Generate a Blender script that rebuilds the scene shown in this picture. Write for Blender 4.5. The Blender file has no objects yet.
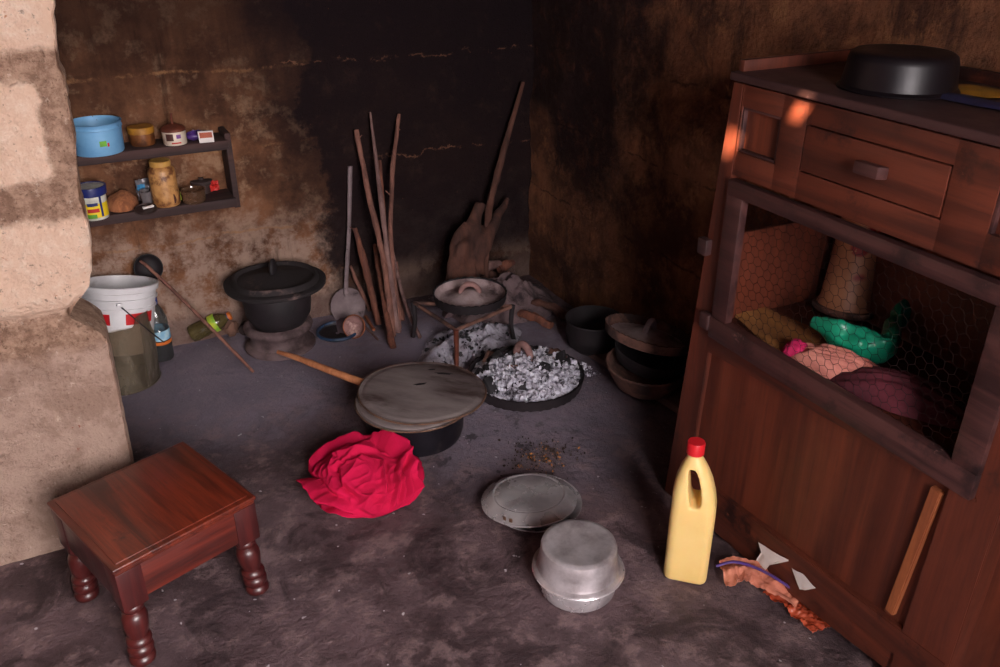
import bpy, bmesh, math, random
from mathutils import Vector, Matrix, Euler, noise
PI = math.pi
SC = bpy.context.scene
COL = SC.collection
random.seed(7)

# ------------------------------------------------------------------ survey of the room
# camera 1.5 m up in the doorway; x runs along the back wall, y towards it
CH, PITCH, YAW, FPX = 1.5, math.radians(27), math.radians(26.7), 850.0
FW = Vector((math.sin(YAW)*math.cos(PITCH), math.cos(YAW)*math.cos(PITCH), -math.sin(PITCH)))
RT = Vector((math.cos(YAW), -math.sin(YAW), 0))
UP = Vector((math.sin(YAW)*math.sin(PITCH), math.cos(YAW)*math.sin(PITCH), math.cos(PITCH)))
CAM = Vector((0, 0, CH))
YB, XR, XC = 3.10, 1.70, 1.301      # back wall, right wall, cabinet front
def ray(px, py): return FW + RT*((px-500)/FPX) - UP*((py-333.5)/FPX)
def F(px, py, z=0.0):
    d = ray(px, py); return CAM + d*((z-CH)/d.z)
def BY(px, py, off=0.0):
    d = ray(px, py); return CAM + d*((YB-off)/d.y)
def RX(px, py, x=XC):
    d = ray(px, py); return CAM + d*(x/d.x)
def base(cx, yfront, r, z=0.0):
    p = F(cx, yfront, z); h = Vector((p.x, p.y, 0)).normalized(); return p + h*r
def pjy(p):
    v = p-CAM; return 333.5 - FPX*v.dot(UP)/v.dot(FW)
def ht(c, py):
    lo, hi = c.z-.2, 1.45
    for _ in range(40):
        m = (lo+hi)/2
        if pjy(Vector((c.x, c.y, m))) > py: lo = m
        else: hi = m
    return lo - c.z
def azc(p): return math.atan2(-p.y, -p.x)     # direction from p towards the doorway

# ------------------------------------------------------------------ materials
def lin(c):
    return tuple(((v/255)/12.92 if v/255 <= .04045 else ((v/255+.055)/1.055)**2.4) for v in c) + (1,)
class G:
    def __init__(s, name):
        s.m = bpy.data.materials.new(name); s.m.use_nodes = True
        s.t = s.m.node_tree; s.t.nodes.clear()
        s.out = s.t.nodes.new('ShaderNodeOutputMaterial')
        s.b = s.t.nodes.new('ShaderNodeBsdfPrincipled')
        s.t.links.new(s.b.outputs[0], s.out.inputs[0])
        s.tc = s.t.nodes.new('ShaderNodeTexCoord')
    def n(s, ty): return s.t.nodes.new(ty)
    def l(s, a, b): s.t.links.new(a, b)
    def set(s, sock, v):
        if hasattr(v, 'is_linked') or isinstance(v, bpy.types.NodeSocket): s.l(v, sock)
        else: sock.default_value = v
    def co(s, scale=(1,1,1)):
        mp = s.n('ShaderNodeMapping'); mp.inputs['Scale'].default_value = scale
        s.l(s.tc.outputs['Object'], mp.inputs[0]); return mp.outputs[0]
    def noise(s, scale, detail=6, rough=.6, vec=None, dist=0):
        k = s.n('ShaderNodeTexNoise'); k.inputs['Scale'].default_value = scale
        k.inputs['Detail'].default_value = detail; k.inputs['Roughness'].default_value = rough
        k.inputs['Distortion'].default_value = dist
        s.l(vec if vec is not None else s.co(), k.inputs['Vector']); return k.outputs['Fac']
    def voro(s, scale, feature='F1', vec=None, out='Distance'):
        k = s.n('ShaderNodeTexVoronoi'); k.feature = feature; k.inputs['Scale'].default_value = scale
        s.l(vec if vec is not None else s.co(), k.inputs['Vector']); return k.outputs[out]
    def math(s, op, a, b=0.0, clamp=False):
        k = s.n('ShaderNodeMath'); k.operation = op; k.use_clamp = clamp
        s.set(k.inputs[0], a); s.set(k.inputs[1], b); return k.outputs[0]
    def sm(s, v, a, b):           # smooth step of v from a to b
        k = s.n('ShaderNodeMapRange'); k.interpolation_type = 'SMOOTHSTEP'
        s.set(k.inputs[0], v)
        k.inputs[1].default_value = a; k.inputs[2].default_value = b
        if a > b:
            k.inputs[1].default_value = b; k.inputs[2].default_value = a
            k.inputs[3].default_value = 1; k.inputs[4].default_value = 0
        return k.outputs[0]
    def mix(s, f, a, b, mode='MIX'):
        k = s.n('ShaderNodeMix'); k.data_type = 'RGBA'; k.blend_type = mode
        s.set(k.inputs['Factor'], f)
        for i, v in ((6, a), (7, b)):
            if isinstance(v, tuple): k.inputs[i].default_value = v if len(v) == 4 else lin(v)
            else: s.l(v, k.inputs[i])
        return k.outputs[2]
    def sep(s):
        k = s.n('ShaderNodeSeparateXYZ'); s.l(s.tc.outputs['Object'], k.inputs[0]); return k.outputs
    def bump(s, h, strength=.3, dist=.01, prev=None):
        k = s.n('ShaderNodeBump'); k.inputs['Strength'].default_value = strength
        k.inputs['Distance'].default_value = dist; s.l(h, k.inputs['Height'])
        if prev is not None: s.l(prev, k.inputs['Normal'])
        return k.outputs[0]
    def fin(s, col, rough=.7, metal=0.0, normal=None, spec=None, **kw):
        if isinstance(col, tuple): s.b.inputs['Base Color'].default_value = col if len(col) == 4 else lin(col)
        else: s.l(col, s.b.inputs['Base Color'])
        s.set(s.b.inputs['Roughness'], rough); s.set(s.b.inputs['Metallic'], metal)
        if spec is not None: s.b.inputs['Specular IOR Level'].default_value = spec
        if normal is not None: s.l(normal, s.b.inputs['Normal'])
        for k, v in kw.items(): s.b.inputs[k.replace('_', ' ')].default_value = v
        return s.m

def simple(name, c1, c2=None, scale=20, rough=.6, metal=0.0, bump=.2, bs=60, stain=None, sc=8, cover=.6, stretch=(1,1,1), spec=None, edge=.08, **kw):
    g = G(name); v = g.co(stretch)
    c2 = c2 or tuple(int(x*.75) for x in c1)
    col = g.mix(g.sm(g.noise(scale, vec=v), .3, .7), c1, c2)
    if stain: col = g.mix(g.sm(g.noise(sc, 8, .65, vec=v), cover-edge, cover+edge), col, stain)
    nm = g.bump(g.noise(bs, 6, .6, vec=v), bump, .004) if bump else None
    r = g.math('ADD', g.math('MULTIPLY', g.noise(scale*1.7), .25), rough-.12)
    return g.fin(col, r, metal, nm, spec, **kw)

def wood(name, c1, c2, axis='z', grain=30, rough=.4, worn=None, cover=.62, bump=.15, coat=0, dark=None, dcover=.64):
    g = G(name)
    st = {'x': (.06, 1, 1), 'y': (1, .06, 1), 'z': (1, 1, .06)}[axis]
    v = g.co(st)
    gr = g.noise(grain, 8, .65, vec=v, dist=.6)
    col = g.mix(g.sm(gr, .32, .68), c1, c2)
    fine = g.noise(grain*6, 4, .6, vec=v)
    col = g.mix(g.math('MULTIPLY', g.sm(fine, .5, .75), .35), col, tuple(int(x*.5) for x in c2))
    if dark: col = g.mix(g.sm(g.noise(7, 8, .7), dcover-.05, dcover+.1), col, dark)
    if worn: col = g.mix(g.sm(g.noise(14, 10, .75), cover, cover+.12), col, worn)
    nm = g.bump(g.math('ADD', gr, g.math('MULTIPLY', fine, .5)), bump, .003)
    return g.fin(col, g.math('ADD', g.math('MULTIPLY', g.noise(18), .3), rough-.15), 0, nm, Coat_Weight=coat, Coat_Roughness=.25)

# back wall: laterite plaster and blocks, soot from the hearth on the right
def mat_back():
    g = G('sooty_block_wall'); x, y, z = g.sep()
    n1 = g.noise(3.2, 8, .68); n2 = g.noise(13, 10, .7); n3 = g.noise(55, 6, .7); st = g.noise(6, 8, .7, vec=g.co((1.6, 1, .22)))
    col = g.mix(g.sm(n1, .38, .62), (146, 100, 72), (92, 60, 44))
    col = g.mix(g.math('MULTIPLY', g.sm(n2, .5, .66), .7), col, (184, 146, 116))
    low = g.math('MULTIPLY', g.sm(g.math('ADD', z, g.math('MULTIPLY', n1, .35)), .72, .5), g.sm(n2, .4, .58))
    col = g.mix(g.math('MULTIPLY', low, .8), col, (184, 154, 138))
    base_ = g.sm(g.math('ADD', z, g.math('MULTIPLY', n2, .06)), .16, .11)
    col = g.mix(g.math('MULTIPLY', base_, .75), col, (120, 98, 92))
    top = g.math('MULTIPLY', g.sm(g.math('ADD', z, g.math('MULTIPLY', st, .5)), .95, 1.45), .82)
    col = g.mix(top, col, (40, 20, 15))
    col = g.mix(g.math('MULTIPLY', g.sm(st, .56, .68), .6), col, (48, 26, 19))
    # mortar joints
    for zz, w in ((.985, .009), (.715, .007), (.40, .007), (1.24, .01)):
        d = g.math('ABSOLUTE', g.math('SUBTRACT', g.math('ADD', z, g.math('MULTIPLY', g.math('SUBTRACT', g.noise(5, 6, .7), .5), .07)), zz+0.0))
        j = g.math('MULTIPLY', g.sm(d, w, .001), g.sm(n2, .42, .6))
        col = g.mix(g.math('MULTIPLY', j, .6), col, (176, 128, 88))
    # soot: sharp edged low down, smoky above, thickest behind the sticks
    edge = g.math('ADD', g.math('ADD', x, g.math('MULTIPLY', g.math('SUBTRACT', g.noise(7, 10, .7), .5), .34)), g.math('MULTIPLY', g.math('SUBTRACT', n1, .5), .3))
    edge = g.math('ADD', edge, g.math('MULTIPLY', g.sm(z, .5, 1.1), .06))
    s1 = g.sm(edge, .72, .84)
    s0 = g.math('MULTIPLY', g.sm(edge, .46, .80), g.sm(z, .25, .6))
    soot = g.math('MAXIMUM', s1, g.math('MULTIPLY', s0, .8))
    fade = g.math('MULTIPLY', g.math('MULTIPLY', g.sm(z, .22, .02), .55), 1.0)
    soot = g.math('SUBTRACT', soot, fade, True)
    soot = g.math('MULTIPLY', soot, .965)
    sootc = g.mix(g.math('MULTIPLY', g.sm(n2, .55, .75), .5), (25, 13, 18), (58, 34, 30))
    sootc = g.mix(g.math('MULTIPLY', g.sm(g.noise(95, 4, .7), .7, .76), .6), sootc, (150, 96, 62))
    # light crack in the soot
    for zz, x0 in ((.62, .95), (.985, .5)):
        d = g.math('ABSOLUTE', g.math('SUBTRACT', g.math('ADD', z, g.math('MULTIPLY', g.math('SUBTRACT', g.noise(4, 8, .75), .5), .16)), zz))
        j = g.math('MULTIPLY', g.sm(d, .005, .0005), g.math('MULTIPLY', g.sm(x, x0, x0+.2), g.sm(n2, .45, .55)))
        sootc = g.mix(g.math('MULTIPLY', j, .7), sootc, (140, 98, 76))
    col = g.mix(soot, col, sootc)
    nm = g.bump(g.math('ADD', g.math('MULTIPLY', n2, 1.0), g.math('MULTIPLY', n3, .5)), 1.0, .035)
    return g.fin(col, .92, 0, nm, .2)

def mat_right():
    g = G('smoked_laterite_wall'); x, y, z = g.sep()
    n1 = g.noise(3.5, 8, .68); n2 = g.noise(12, 10, .72); n3 = g.noise(50, 6, .7); st = g.noise(5, 8, .7, vec=g.co((1, 1.8, .3)))
    col = g.mix(g.sm(n1, .4, .6), (150, 98, 70), (94, 58, 43))
    col = g.mix(g.math('MULTIPLY', g.sm(n2, .52, .66), .5), col, (186, 128, 88))
    yy = g.math('ADD', y, g.math('MULTIPLY', g.math('SUBTRACT', n1, .5), 1.0))
    # soot, heavy up high and in the far half, thin towards the cabinet and near the ground
    soot = g.math('MULTIPLY', g.sm(yy, 2.0, 2.5), g.sm(g.math('ADD', z, g.math('MULTIPLY', g.math('SUBTRACT', n2, .5), .7)), .30, .62))
    soot = g.math('MAXIMUM', soot, g.math('MULTIPLY', g.sm(yy, 1.7, 2.3), .35))
    # pale strip by the corner where the plaster came off
    strip = g.math('MULTIPLY', g.sm(g.math('ADD', y, g.math('MULTIPLY', g.math('SUBTRACT', g.noise(8, 8, .7), .5), .22)), 2.88, 2.97), g.math('MULTIPLY', g.sm(z, .12, .25), g.sm(z, .80, .68)))
    soot = g.math('SUBTRACT', soot, g.math('MULTIPLY', strip, .55), True)
    soot = g.math('MAXIMUM', soot, g.math('MULTIPLY', g.sm(st, .52, .64), .6))
    soot = g.math('MULTIPLY', soot, g.math('SUBTRACT', 1.0, g.math('MULTIPLY', strip, .6)))
    sootc = g.mix(g.math('MULTIPLY', g.sm(n2, .50, .66), .7), (36, 19, 21), (84, 46, 34))
    sootc = g.mix(g.math('MULTIPLY', g.sm(g.noise(90, 4, .7), .69, .75), .6), sootc, (140, 80, 50))
    col = g.mix(g.math('MULTIPLY', soot, .96), col, sootc)
    for zz in (.72, 1.0, .42):
        d = g.math('ABSOLUTE', g.math('SUBTRACT', g.math('ADD', z, g.math('MULTIPLY', g.math('SUBTRACT', g.noise(5, 6, .7), .5), .08)), zz))
        j = g.math('MULTIPLY', g.sm(d, .007, .001), g.sm(n2, .46, .56))
        col = g.mix(g.math('MULTIPLY', j, .6), col, (28, 15, 12))
    nm = g.bump(g.math('ADD', n2, g.math('MULTIPLY', n3, .5)), 1.0, .035)
    return g.fin(col, .92, 0, nm, .2)

def mat_left():
    g = G('broken_stone_block_wall'); x, y, z = g.sep()
    n1 = g.noise(9, 8, .68); n2 = g.noise(30, 10, .75); n3 = g.noise(110, 6, .7)
    zz = g.math('ADD', z, g.math('MULTIPLY', g.math('SUBTRACT', n1, .5), .07))
    block = g.mix(g.sm(n2, .45, .68), (238, 202, 178), (247, 220, 200))
    block = g.mix(g.sm(g.noise(22, 6, .7), .64, .70), block, (206, 142, 108))
    mort = g.mix(g.sm(n2, .4, .62), (146, 114, 96), (190, 156, 134))
    mort = g.mix(g.math('MULTIPLY', g.sm(n3, .55, .68), .7), mort, (84, 60, 48))
    plas = g.mix(g.sm(n1, .4, .62), (196, 166, 150), (170, 140, 124))
    plas = g.mix(g.math('MULTIPLY', g.sm(n2, .55, .7), .6), plas, (116, 88, 72))
    # where block shows: bands between the mortar beds
    def band(a, b, w=.012): return g.math('MULTIPLY', g.sm(zz, a-w, a+w), g.sm(zz, b+w, b-w))
    isb = g.math('MAXIMUM', band(.64, .865), g.math('MAXIMUM', band(.955, 1.165), band(1.225, 1.6)))
    xr = g.math('ADD', x, g.math('MULTIPLY', g.math('SUBTRACT', g.noise(14, 8, .7), .5), .07))
    side = g.math('MULTIPLY', g.sm(xr, -.065, -.045), band(.875, 1.21))
    isb = g.math('SUBTRACT', isb, side, True)
    isb = g.math('MULTIPLY', isb, g.sm(z, .60, .63))
    up = g.mix(isb, mort, block)
    lowm = g.sm(zz, .575, .52)
    up = g.mix(lowm, up, plas)
    up = g.mix(g.math('MULTIPLY', g.sm(g.noise(75, 6, .7), .60, .68), .55), up, (104, 74, 60))
    up = g.mix(g.math('MULTIPLY', g.sm(g.noise(38, 8, .75), .58, .66), .35), up, (252, 232, 214))
    # pale lime runs near the ground, reddish splash
    run = g.math('MULTIPLY', g.sm(g.noise(26, 4, .5, vec=g.co((1, 1, .06))), .58, .66), g.math('MULTIPLY', g.sm(z, .42, .34), g.sm(z, .08, .16)))
    up = g.mix(g.math('MULTIPLY', run, .55), up, (226, 200, 176))
    spl = g.math('MULTIPLY', g.sm(g.noise(45, 6, .75), .60, .66), g.math('MULTIPLY', g.math('MULTIPLY', g.sm(x, -.20, -.17), g.sm(x, -.10, -.13)), g.math('MULTIPLY', g.sm(z, .26, .29), g.sm(z, .38, .35))))
    up = g.mix(spl, up, (150, 66, 40))
    nm = g.bump(g.math('ADD', n2, g.math('MULTIPLY', n3, .6)), 1.0, .022)
    return g.fin(up, .93, 0, nm, .2)

def mat_floor():
    g = G('worn_earth_cement_floor'); x, y, z = g.sep()
    n1 = g.noise(2.6, 9, .65, dist=.4); n2 = g.noise(11, 10, .72); n3 = g.noise(60, 8, .7); nd = g.noise(5, 9, .7, dist=1.0)
    col = g.mix(g.sm(n1, .36, .64), (100, 80, 84), (64, 48, 51))
    col = g.mix(g.math('MULTIPLY', g.sm(n2, .48, .62), .75), col, (128, 105, 106))
    col = g.mix(g.math('MULTIPLY', g.sm(nd, .51, .62), .75), col, (46, 32, 36))
    col = g.mix(g.math('MULTIPLY', g.sm(n3, .6, .72), .5), col, (44, 31, 34))
    col = g.mix(g.math('MULTIPLY', g.sm(g.noise(42, 3, .5), .72, .75), .8), col, (36, 28, 30))
    # fine ash spread over the ground around the hearth and along the back
    def blob(cx, cy, r0, r1):
        dx = g.math('SUBTRACT', x, cx); dy = g.math('SUBTRACT', y, cy)
        d = g.math('SQRT', g.math('ADD', g.math('MULTIPLY', dx, dx), g.math('MULTIPLY', dy, dy)))
        d = g.math('ADD', d, g.math('MULTIPLY', g.math('SUBTRACT', n2, .5), .5))
        return g.sm(d, r1, r0)
    ash = g.math('MAXIMUM', g.math('MULTIPLY', blob(1.12, 2.50, .22, .62), .75), g.math('MULTIPLY', blob(.35, 2.95, .35, .8), .5))
    ash = g.math('MAXIMUM', ash, g.math('MULTIPLY', blob(1.15, 2.1, .15, .6), .45))
    col = g.mix(ash, col, (160, 150, 168))
    # black scorched and greasy spots in front of the pot
    sp = g.math('MULTIPLY', blob(.93, 1.95, .0, .5), g.sm(g.noise(16, 5, .6), .56, .63))
    col = g.mix(g.math('MULTIPLY', sp, .8), col, (26, 20, 22))
    wl = g.math('MULTIPLY', g.sm(g.noise(46, 2, .4), .745, .76), .8)
    col = g.mix(wl, col, (190, 184, 190))
    nm = g.bump(g.math('ADD', n2, g.math('MULTIPLY', n3, .6)), .8, .014)
    nm = g.bump(n1, .5, .03, nm)
    return g.fin(col, g.math('ADD', .38, g.math('MULTIPLY', n2, .42)), 0, nm, .42)

M = {}
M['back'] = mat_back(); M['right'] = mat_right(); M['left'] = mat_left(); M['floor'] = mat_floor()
M['ceil'] = simple('rusted_roof_sheet', (60, 44, 38), rough=.8)
M['plain'] = simple('bare_plaster', (120, 84, 60), (90, 60, 44), 4, .95)
M['soot'] = simple('soot_black', (34, 25, 29), (21, 15, 18), 14, .66, 0, .3, 70)
M['sootmetal'] = simple('sooty_metal', (34, 30, 38), (22, 18, 24), 9, .42, .5, .15, 50, stain=(58, 50, 52), sc=12, cover=.62)
M['black_enamel'] = simple('black_pot_metal', (24, 17, 22), (16, 11, 15), 9, .42, .3, .1, 40)
M['clay_dark'] = simple('fired_clay_dark', (58, 42, 40), (38, 27, 26), 18, .85, 0, .4, 60)
M['clay_rim'] = simple('ashy_steel_rim', (112, 92, 92), (82, 64, 66), 14, .8, .1, .35, 50, stain=(58, 42, 42), sc=9, cover=.55)
M['ash_clay'] = simple('ash_covered_clay', (166, 146, 146), (136, 114, 114), 16, .95, 0, .6, 60, stain=(92, 72, 72), sc=14, cover=.62)
M['clay_brown'] = simple('clay_brown', (120, 84, 72), (88, 58, 50), 14, .9, 0, .5, 60, stain=(52, 34, 32), sc=8, cover=.52)
M['alu'] = simple('dull_aluminium', (232, 226, 228), (200, 192, 196), 9, .27, .6, .12, 40, stain=(150, 140, 142), sc=7, cover=.58, edge=.2)
M['paddle'] = simple('dusty_grey_metal', (134, 116, 118), (96, 80, 82), 14, .6, .3, .3, 60, stain=(40, 28, 32), sc=30, cover=.63)
M['alu_dirty'] = simple('smudged_aluminium', (220, 212, 216), (180, 170, 172), 8, .34, .6, .2, 60, stain=(132, 120, 122), sc=10, cover=.56, edge=.2)
M['lid_metal'] = simple('tarnished_sheet_metal', (176, 162, 160), (124, 110, 110), 11, .46, .5, .4, 30, stain=(86, 66, 62), sc=9, cover=.60, stretch=(1, .35, 1))
M['rust'] = simple('rusty_edge', (112, 80, 62), (64, 44, 36), 30, .8, .3)
M['mahog_top'] = wood('mahogany_top', (112, 42, 24), (56, 18, 13), 'y', 34, .36, coat=.35, dark=(40, 14, 10), dcover=.62)
M['mahog'] = wood('mahogany_frame', (78, 26, 24), (48, 14, 15), 'z', 24, .4, coat=.3, dark=(36, 12, 12))
M['mahog_x'] = wood('mahogany_apron', (96, 34, 24), (54, 18, 15), 'x', 34, .42, coat=.25, dark=(38, 14, 12))
M['cab'] = wood('cabinet_panel_wood', (104, 48, 30), (66, 27, 18), 'z', 12, .5, worn=(126, 68, 44), cover=.68, dark=(60, 24, 16))
M['cab_y'] = wood('cabinet_rail_wood', (98, 46, 31), (58, 26, 19), 'y', 16, .46, worn=(144, 88, 64), cover=.64, dark=(34, 15, 14), dcover=.57)
M['cab_z'] = wood('cabinet_post_wood', (98, 45, 30), (60, 26, 18), 'z', 16, .5, worn=(180, 136, 112), cover=.72, dark=(52, 24, 18))
M['door_frame'] = wood('dark_weathered_frame', (78, 48, 46), (42, 23, 24), 'y', 20, .42, worn=(138, 100, 94), cover=.62, dark=(30, 18, 20), dcover=.56)
M['cab_top'] = wood('dusty_cabinet_top', (66, 42, 42), (42, 24, 25), 'y', 10, .5, worn=(100, 74, 78), cover=.6)
M['newwood'] = wood('raw_light_batten', (150, 86, 50), (124, 66, 38), 'z', 24, .6)
M['shelfwood'] = wood('dark_shelf_wood', (70, 44, 40), (42, 26, 26), 'x', 20, .8, bump=.4)
M['plankwood'] = wood('ashy_plank', (100, 76, 70), (64, 46, 42), 'y', 14, .85, worn=(120, 100, 98), cover=.6)
M['stick'] = wood('dry_branch', (138, 92, 78), (84, 52, 44), 'z', 30, .85, bump=.9)
M['stick2'] = wood('grey_branch', (136, 104, 98), (84, 58, 56), 'z', 30, .85, bump=.9)
M['stick3'] = wood('reddish_branch', (124, 74, 56), (74, 40, 33), 'z', 22, .85, bump=.9)
M['drift'] = wood('smoked_trunk', (92, 56, 44), (50, 28, 24), 'z', 12, .9, bump=.8, dark=(30, 16, 14))
M['handlewood'] = wood('spoon_wood', (190, 124, 84), (150, 90, 58), 'z', 20, .6)
M['char'] = simple('charcoal', (26, 23, 26), (44, 40, 44), 40, .8, 0, .6, 80)
M['ash'] = simple('pale_wood_ash', (176, 172, 184), (140, 132, 142), 22, .98, 0, .9, 90, stain=(70, 62, 68), sc=30, cover=.6)
M['ashflake'] = simple('ash_flake', (206, 204, 216), (160, 156, 168), 60, .98, 0, .5, 120)
M['ashgrey'] = simple('grey_ash_flake', (120, 114, 124), (84, 76, 84), 60, .98)
M['red_cloth'] = simple('crimson_cloth', (196, 16, 68), (176, 10, 54), 8, .9, 0, .3, 260, stain=(170, 12, 56), sc=5, cover=.62, spec=.2)
M['white_pl'] = simple('white_bucket_plastic', (214, 212, 214), (196, 192, 194), 6, .35, 0, .03, 30, stain=(168, 160, 158), sc=9, cover=.64)
M['red_print'] = simple('red_print', (190, 30, 36), (170, 24, 30), 8, .4, 0, 0)
M['wire'] = simple('steel_wire', (120, 116, 120), rough=.4, metal=.9, bump=0)
M['meshwire'] = simple('netting_wire', (40, 27, 27), rough=.55, metal=.6, bump=0)
M['yellow_pl'] = simple('pale_yellow_plastic', (232, 200, 132), (224, 188, 116), 5, .42, 0, .05, 20, stain=(150, 116, 76), sc=60, cover=.74, edge=.03, Subsurface_Weight=.15, Subsurface_Scale=.02)
M['red_cap'] = simple('red_plastic_cap', (206, 34, 42), (190, 26, 36), 10, .4, 0, .1, 60)
M['blue_tin'] = simple('blue_painted_tin', (122, 174, 212), (98, 152, 198), 9, .5, .1, .08, 30, stain=(60, 96, 132), sc=8, cover=.66)
M['brown_jar'] = simple('brown_grain_jar', (124, 74, 36), (70, 38, 20), 40, .45, 0, .2, 80)
M['mustard'] = simple('mustard_lid', (176, 122, 36), (130, 84, 28), 22, .55)
M['cream_tin'] = simple('cream_tin', (212, 198, 180), (186, 168, 150), 14, .5, .1, .1, 30, stain=(120, 70, 46), sc=14, cover=.62)
M['rust_tin'] = simple('rusty_tin', (120, 62, 44), (86, 44, 34), 20, .6, .4, .2)
M['brown_print'] = simple('brown_print', (80, 40, 34), bump=0)
M['violet'] = simple('violet_plastic', (78, 48, 120), rough=.4)
M['purple_print'] = simple('purple_print', (120, 70, 140), bump=0)
M['paper_white'] = simple('white_paper', (226, 218, 214), (208, 198, 194), 12, .9)
M['orange_print'] = simple('orange_brown_print', (176, 84, 54), bump=0)
M['navy'] = simple('navy_plastic', (34, 44, 110), (26, 34, 90), 12, .4)
M['tub_yellow'] = simple('yellow_print', (232, 200, 40), (220, 186, 30), 8, .45, bump=0)
M['tub_white'] = simple('tub_white', (216, 214, 200), rough=.4, bump=0)
M['green_print'] = simple('green_print', (110, 180, 50), bump=0)
M['red_label'] = simple('red_label', (200, 40, 34), bump=0)
M['coconut'] = simple('coconut_husk', (176, 112, 72), (120, 70, 44), 60, .95, 0, 1.0, 120, stretch=(1, 1, .3))
M['powderjar'] = simple('tan_powder_in_jar', (196, 146, 90), (160, 110, 62), 40, .45, 0, .15, 60, stain=(104, 62, 36), sc=26, cover=.56)
M['cream_lid'] = simple('yellowed_lid', (196, 152, 82), (170, 124, 60), 14, .45)
M['darkdisc'] = simple('dark_tin_disc', (84, 66, 62), (60, 46, 44), 14, .5, .5)
M['foil'] = simple('grey_foil', (150, 146, 150), (104, 98, 104), 20, .35, .6, .4, 40)
M['blueprint'] = simple('blue_print', (60, 140, 190), bump=0)
M['stone'] = simple('brown_stone', (120, 86, 70), (84, 58, 48), 16, .95, 0, .8, 40)
M['dark_liquid'] = simple('dark_liquid', (18, 10, 16), rough=.15, bump=0)
M['orange_pl'] = simple('orange_plastic', (216, 112, 40), bump=0, rough=.4)
M['ygreen'] = simple('yellow_green_label', (206, 206, 50), (120, 180, 60), 30, .5, bump=0)
M['blue_cap'] = simple('blue_cap', (30, 64, 150), bump=0, rough=.4)
M['blue_label'] = simple('blue_label', (80, 150, 190), (170, 200, 210), 30, .5, bump=0)
M['blue_plastic'] = simple('sooty_blue_plastic', (36, 58, 84), (26, 40, 60), 20, .45, 0, .3, 60, stain=(40, 96, 140), sc=14, cover=.62)
M['pink_clay'] = simple('pinkish_clay', (148, 110, 106), (112, 80, 78), 20, .9, 0, .4, 60, stain=(206, 170, 160), sc=12, cover=.6)
M['orange_clay'] = simple('orange_clay', (156, 88, 52), (120, 64, 40), 20, .8)
M['seed'] = simple('charred_seed', (60, 38, 26), (30, 22, 22), 90, .8)
M['husk'] = simple('seed_husk', (186, 126, 62), (150, 92, 40), 90, .8)
M['greenbag'] = simple('green_plastic_bag', (24, 156, 118), (14, 120, 92), 10, .35, 0, .3, 40)
M['pinkcloth'] = simple('pale_pink_cloth', (214, 140, 124), (180, 100, 92), 26, .85, 0, .2, 200, stretch=(1, .2, 1))
M['magenta'] = simple('magenta_cloth', (200, 24, 90), bump=.2, rough=.8)
M['maroon'] = simple('maroon_cloth', (96, 30, 44), (70, 20, 32), 10, .85, 0, .3, 100)
M['mat'] = simple('worn_tan_liner', (170, 116, 58), (120, 74, 36), 14, .8, 0, .3, 40, stretch=(1, .3, 1))
M['wrapper'] = simple('peach_film_wrapper', (214, 140, 116), (190, 112, 90), 12, .25, 0, .4, 30)
M['wrapper2'] = simple('terracotta_film', (176, 78, 50), (150, 60, 40), 12, .25, 0, .4, 30)
M['yellowcloth'] = simple('mustard_cloth', (150, 104, 24), bump=.2)
M['bluecloth'] = simple('navy_cloth', (34, 32, 66), bump=.2)
M['redcloth2'] = simple('dark_red_cloth', (130, 18, 18), bump=.2)

def mat_flask():
    g = G('tan_floral_container')
    col = g.mix(g.sm(g.noise(6), .3, .7), (168, 112, 80), (146, 92, 64))
    v = g.voro(16); fl = g.math('MULTIPLY', g.sm(v, .40, .30), g.sm(g.noise(60, 4), .36, .44))
    x, y, z = g.sep()
    fl = g.math('MULTIPLY', fl, g.sm(g.math('ADD', z, g.math('MULTIPLY', g.noise(9), .2)), .17, .2))
    return g.fin(g.mix(fl, col, (130, 20, 24)), .5)
M['floral'] = mat_flask()

def mat_clear(name, tint, opac, rough=.15, dirt=(120, 108, 92), dcover=.5, dmax=.6, gloss=.12):
    g = G(name)
    g.t.nodes.remove(g.b)
    tr = g.n('ShaderNodeBsdfTransparent'); tr.inputs[0].default_value = lin(tint)
    di = g.n('ShaderNodeBsdfDiffuse'); di.inputs[0].default_value = lin(dirt)
    gl = g.n('ShaderNodeBsdfGlossy'); gl.inputs['Roughness'].default_value = rough
    m1 = g.n('ShaderNodeMixShader'); m2 = g.n('ShaderNodeMixShader')
    f = g.math('ADD', opac, g.math('MULTIPLY', g.sm(g.noise(14, 8, .7, vec=g.co((1, 1, .35))), dcover-.1, dcover+.2), dmax))
    g.l(f, m1.inputs[0]); g.l(tr.outputs[0], m1.inputs[1]); g.l(di.outputs[0], m1.inputs[2])
    lw = g.n('ShaderNodeLayerWeight'); lw.inputs[0].default_value = .25
    g.l(g.math('ADD', g.math('MULTIPLY', lw.outputs['Fresnel'], .6), gloss*.3), m2.inputs[0])
    g.l(m1.outputs[0], m2.inputs[1]); g.l(gl.outputs[0], m2.inputs[2]); g.l(m2.outputs[0], g.out.inputs[0])
    return g.m
M['clear_bucket'] = mat_clear('dirty_clear_plastic', (220, 212, 202), .13, .3, (140, 128, 110), .50, .32)
M['clear_pet'] = mat_clear('clear_bottle_plastic', (216, 224, 226), .10, .1, (140, 140, 140), .55, .1)
M['olive_pet'] = mat_clear('olive_bottle_plastic', (150, 140, 90), .55, .15, (96, 84, 52), .5, .3)
M['jar_glass'] = mat_clear('cloudy_jar_glass', (200, 180, 160), .35, .12, (120, 90, 70), .5, .3)
M['haze_film'] = mat_clear('greyish_film', (190, 186, 186), .5, .2, (120, 112, 114), .5, .3)

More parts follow.
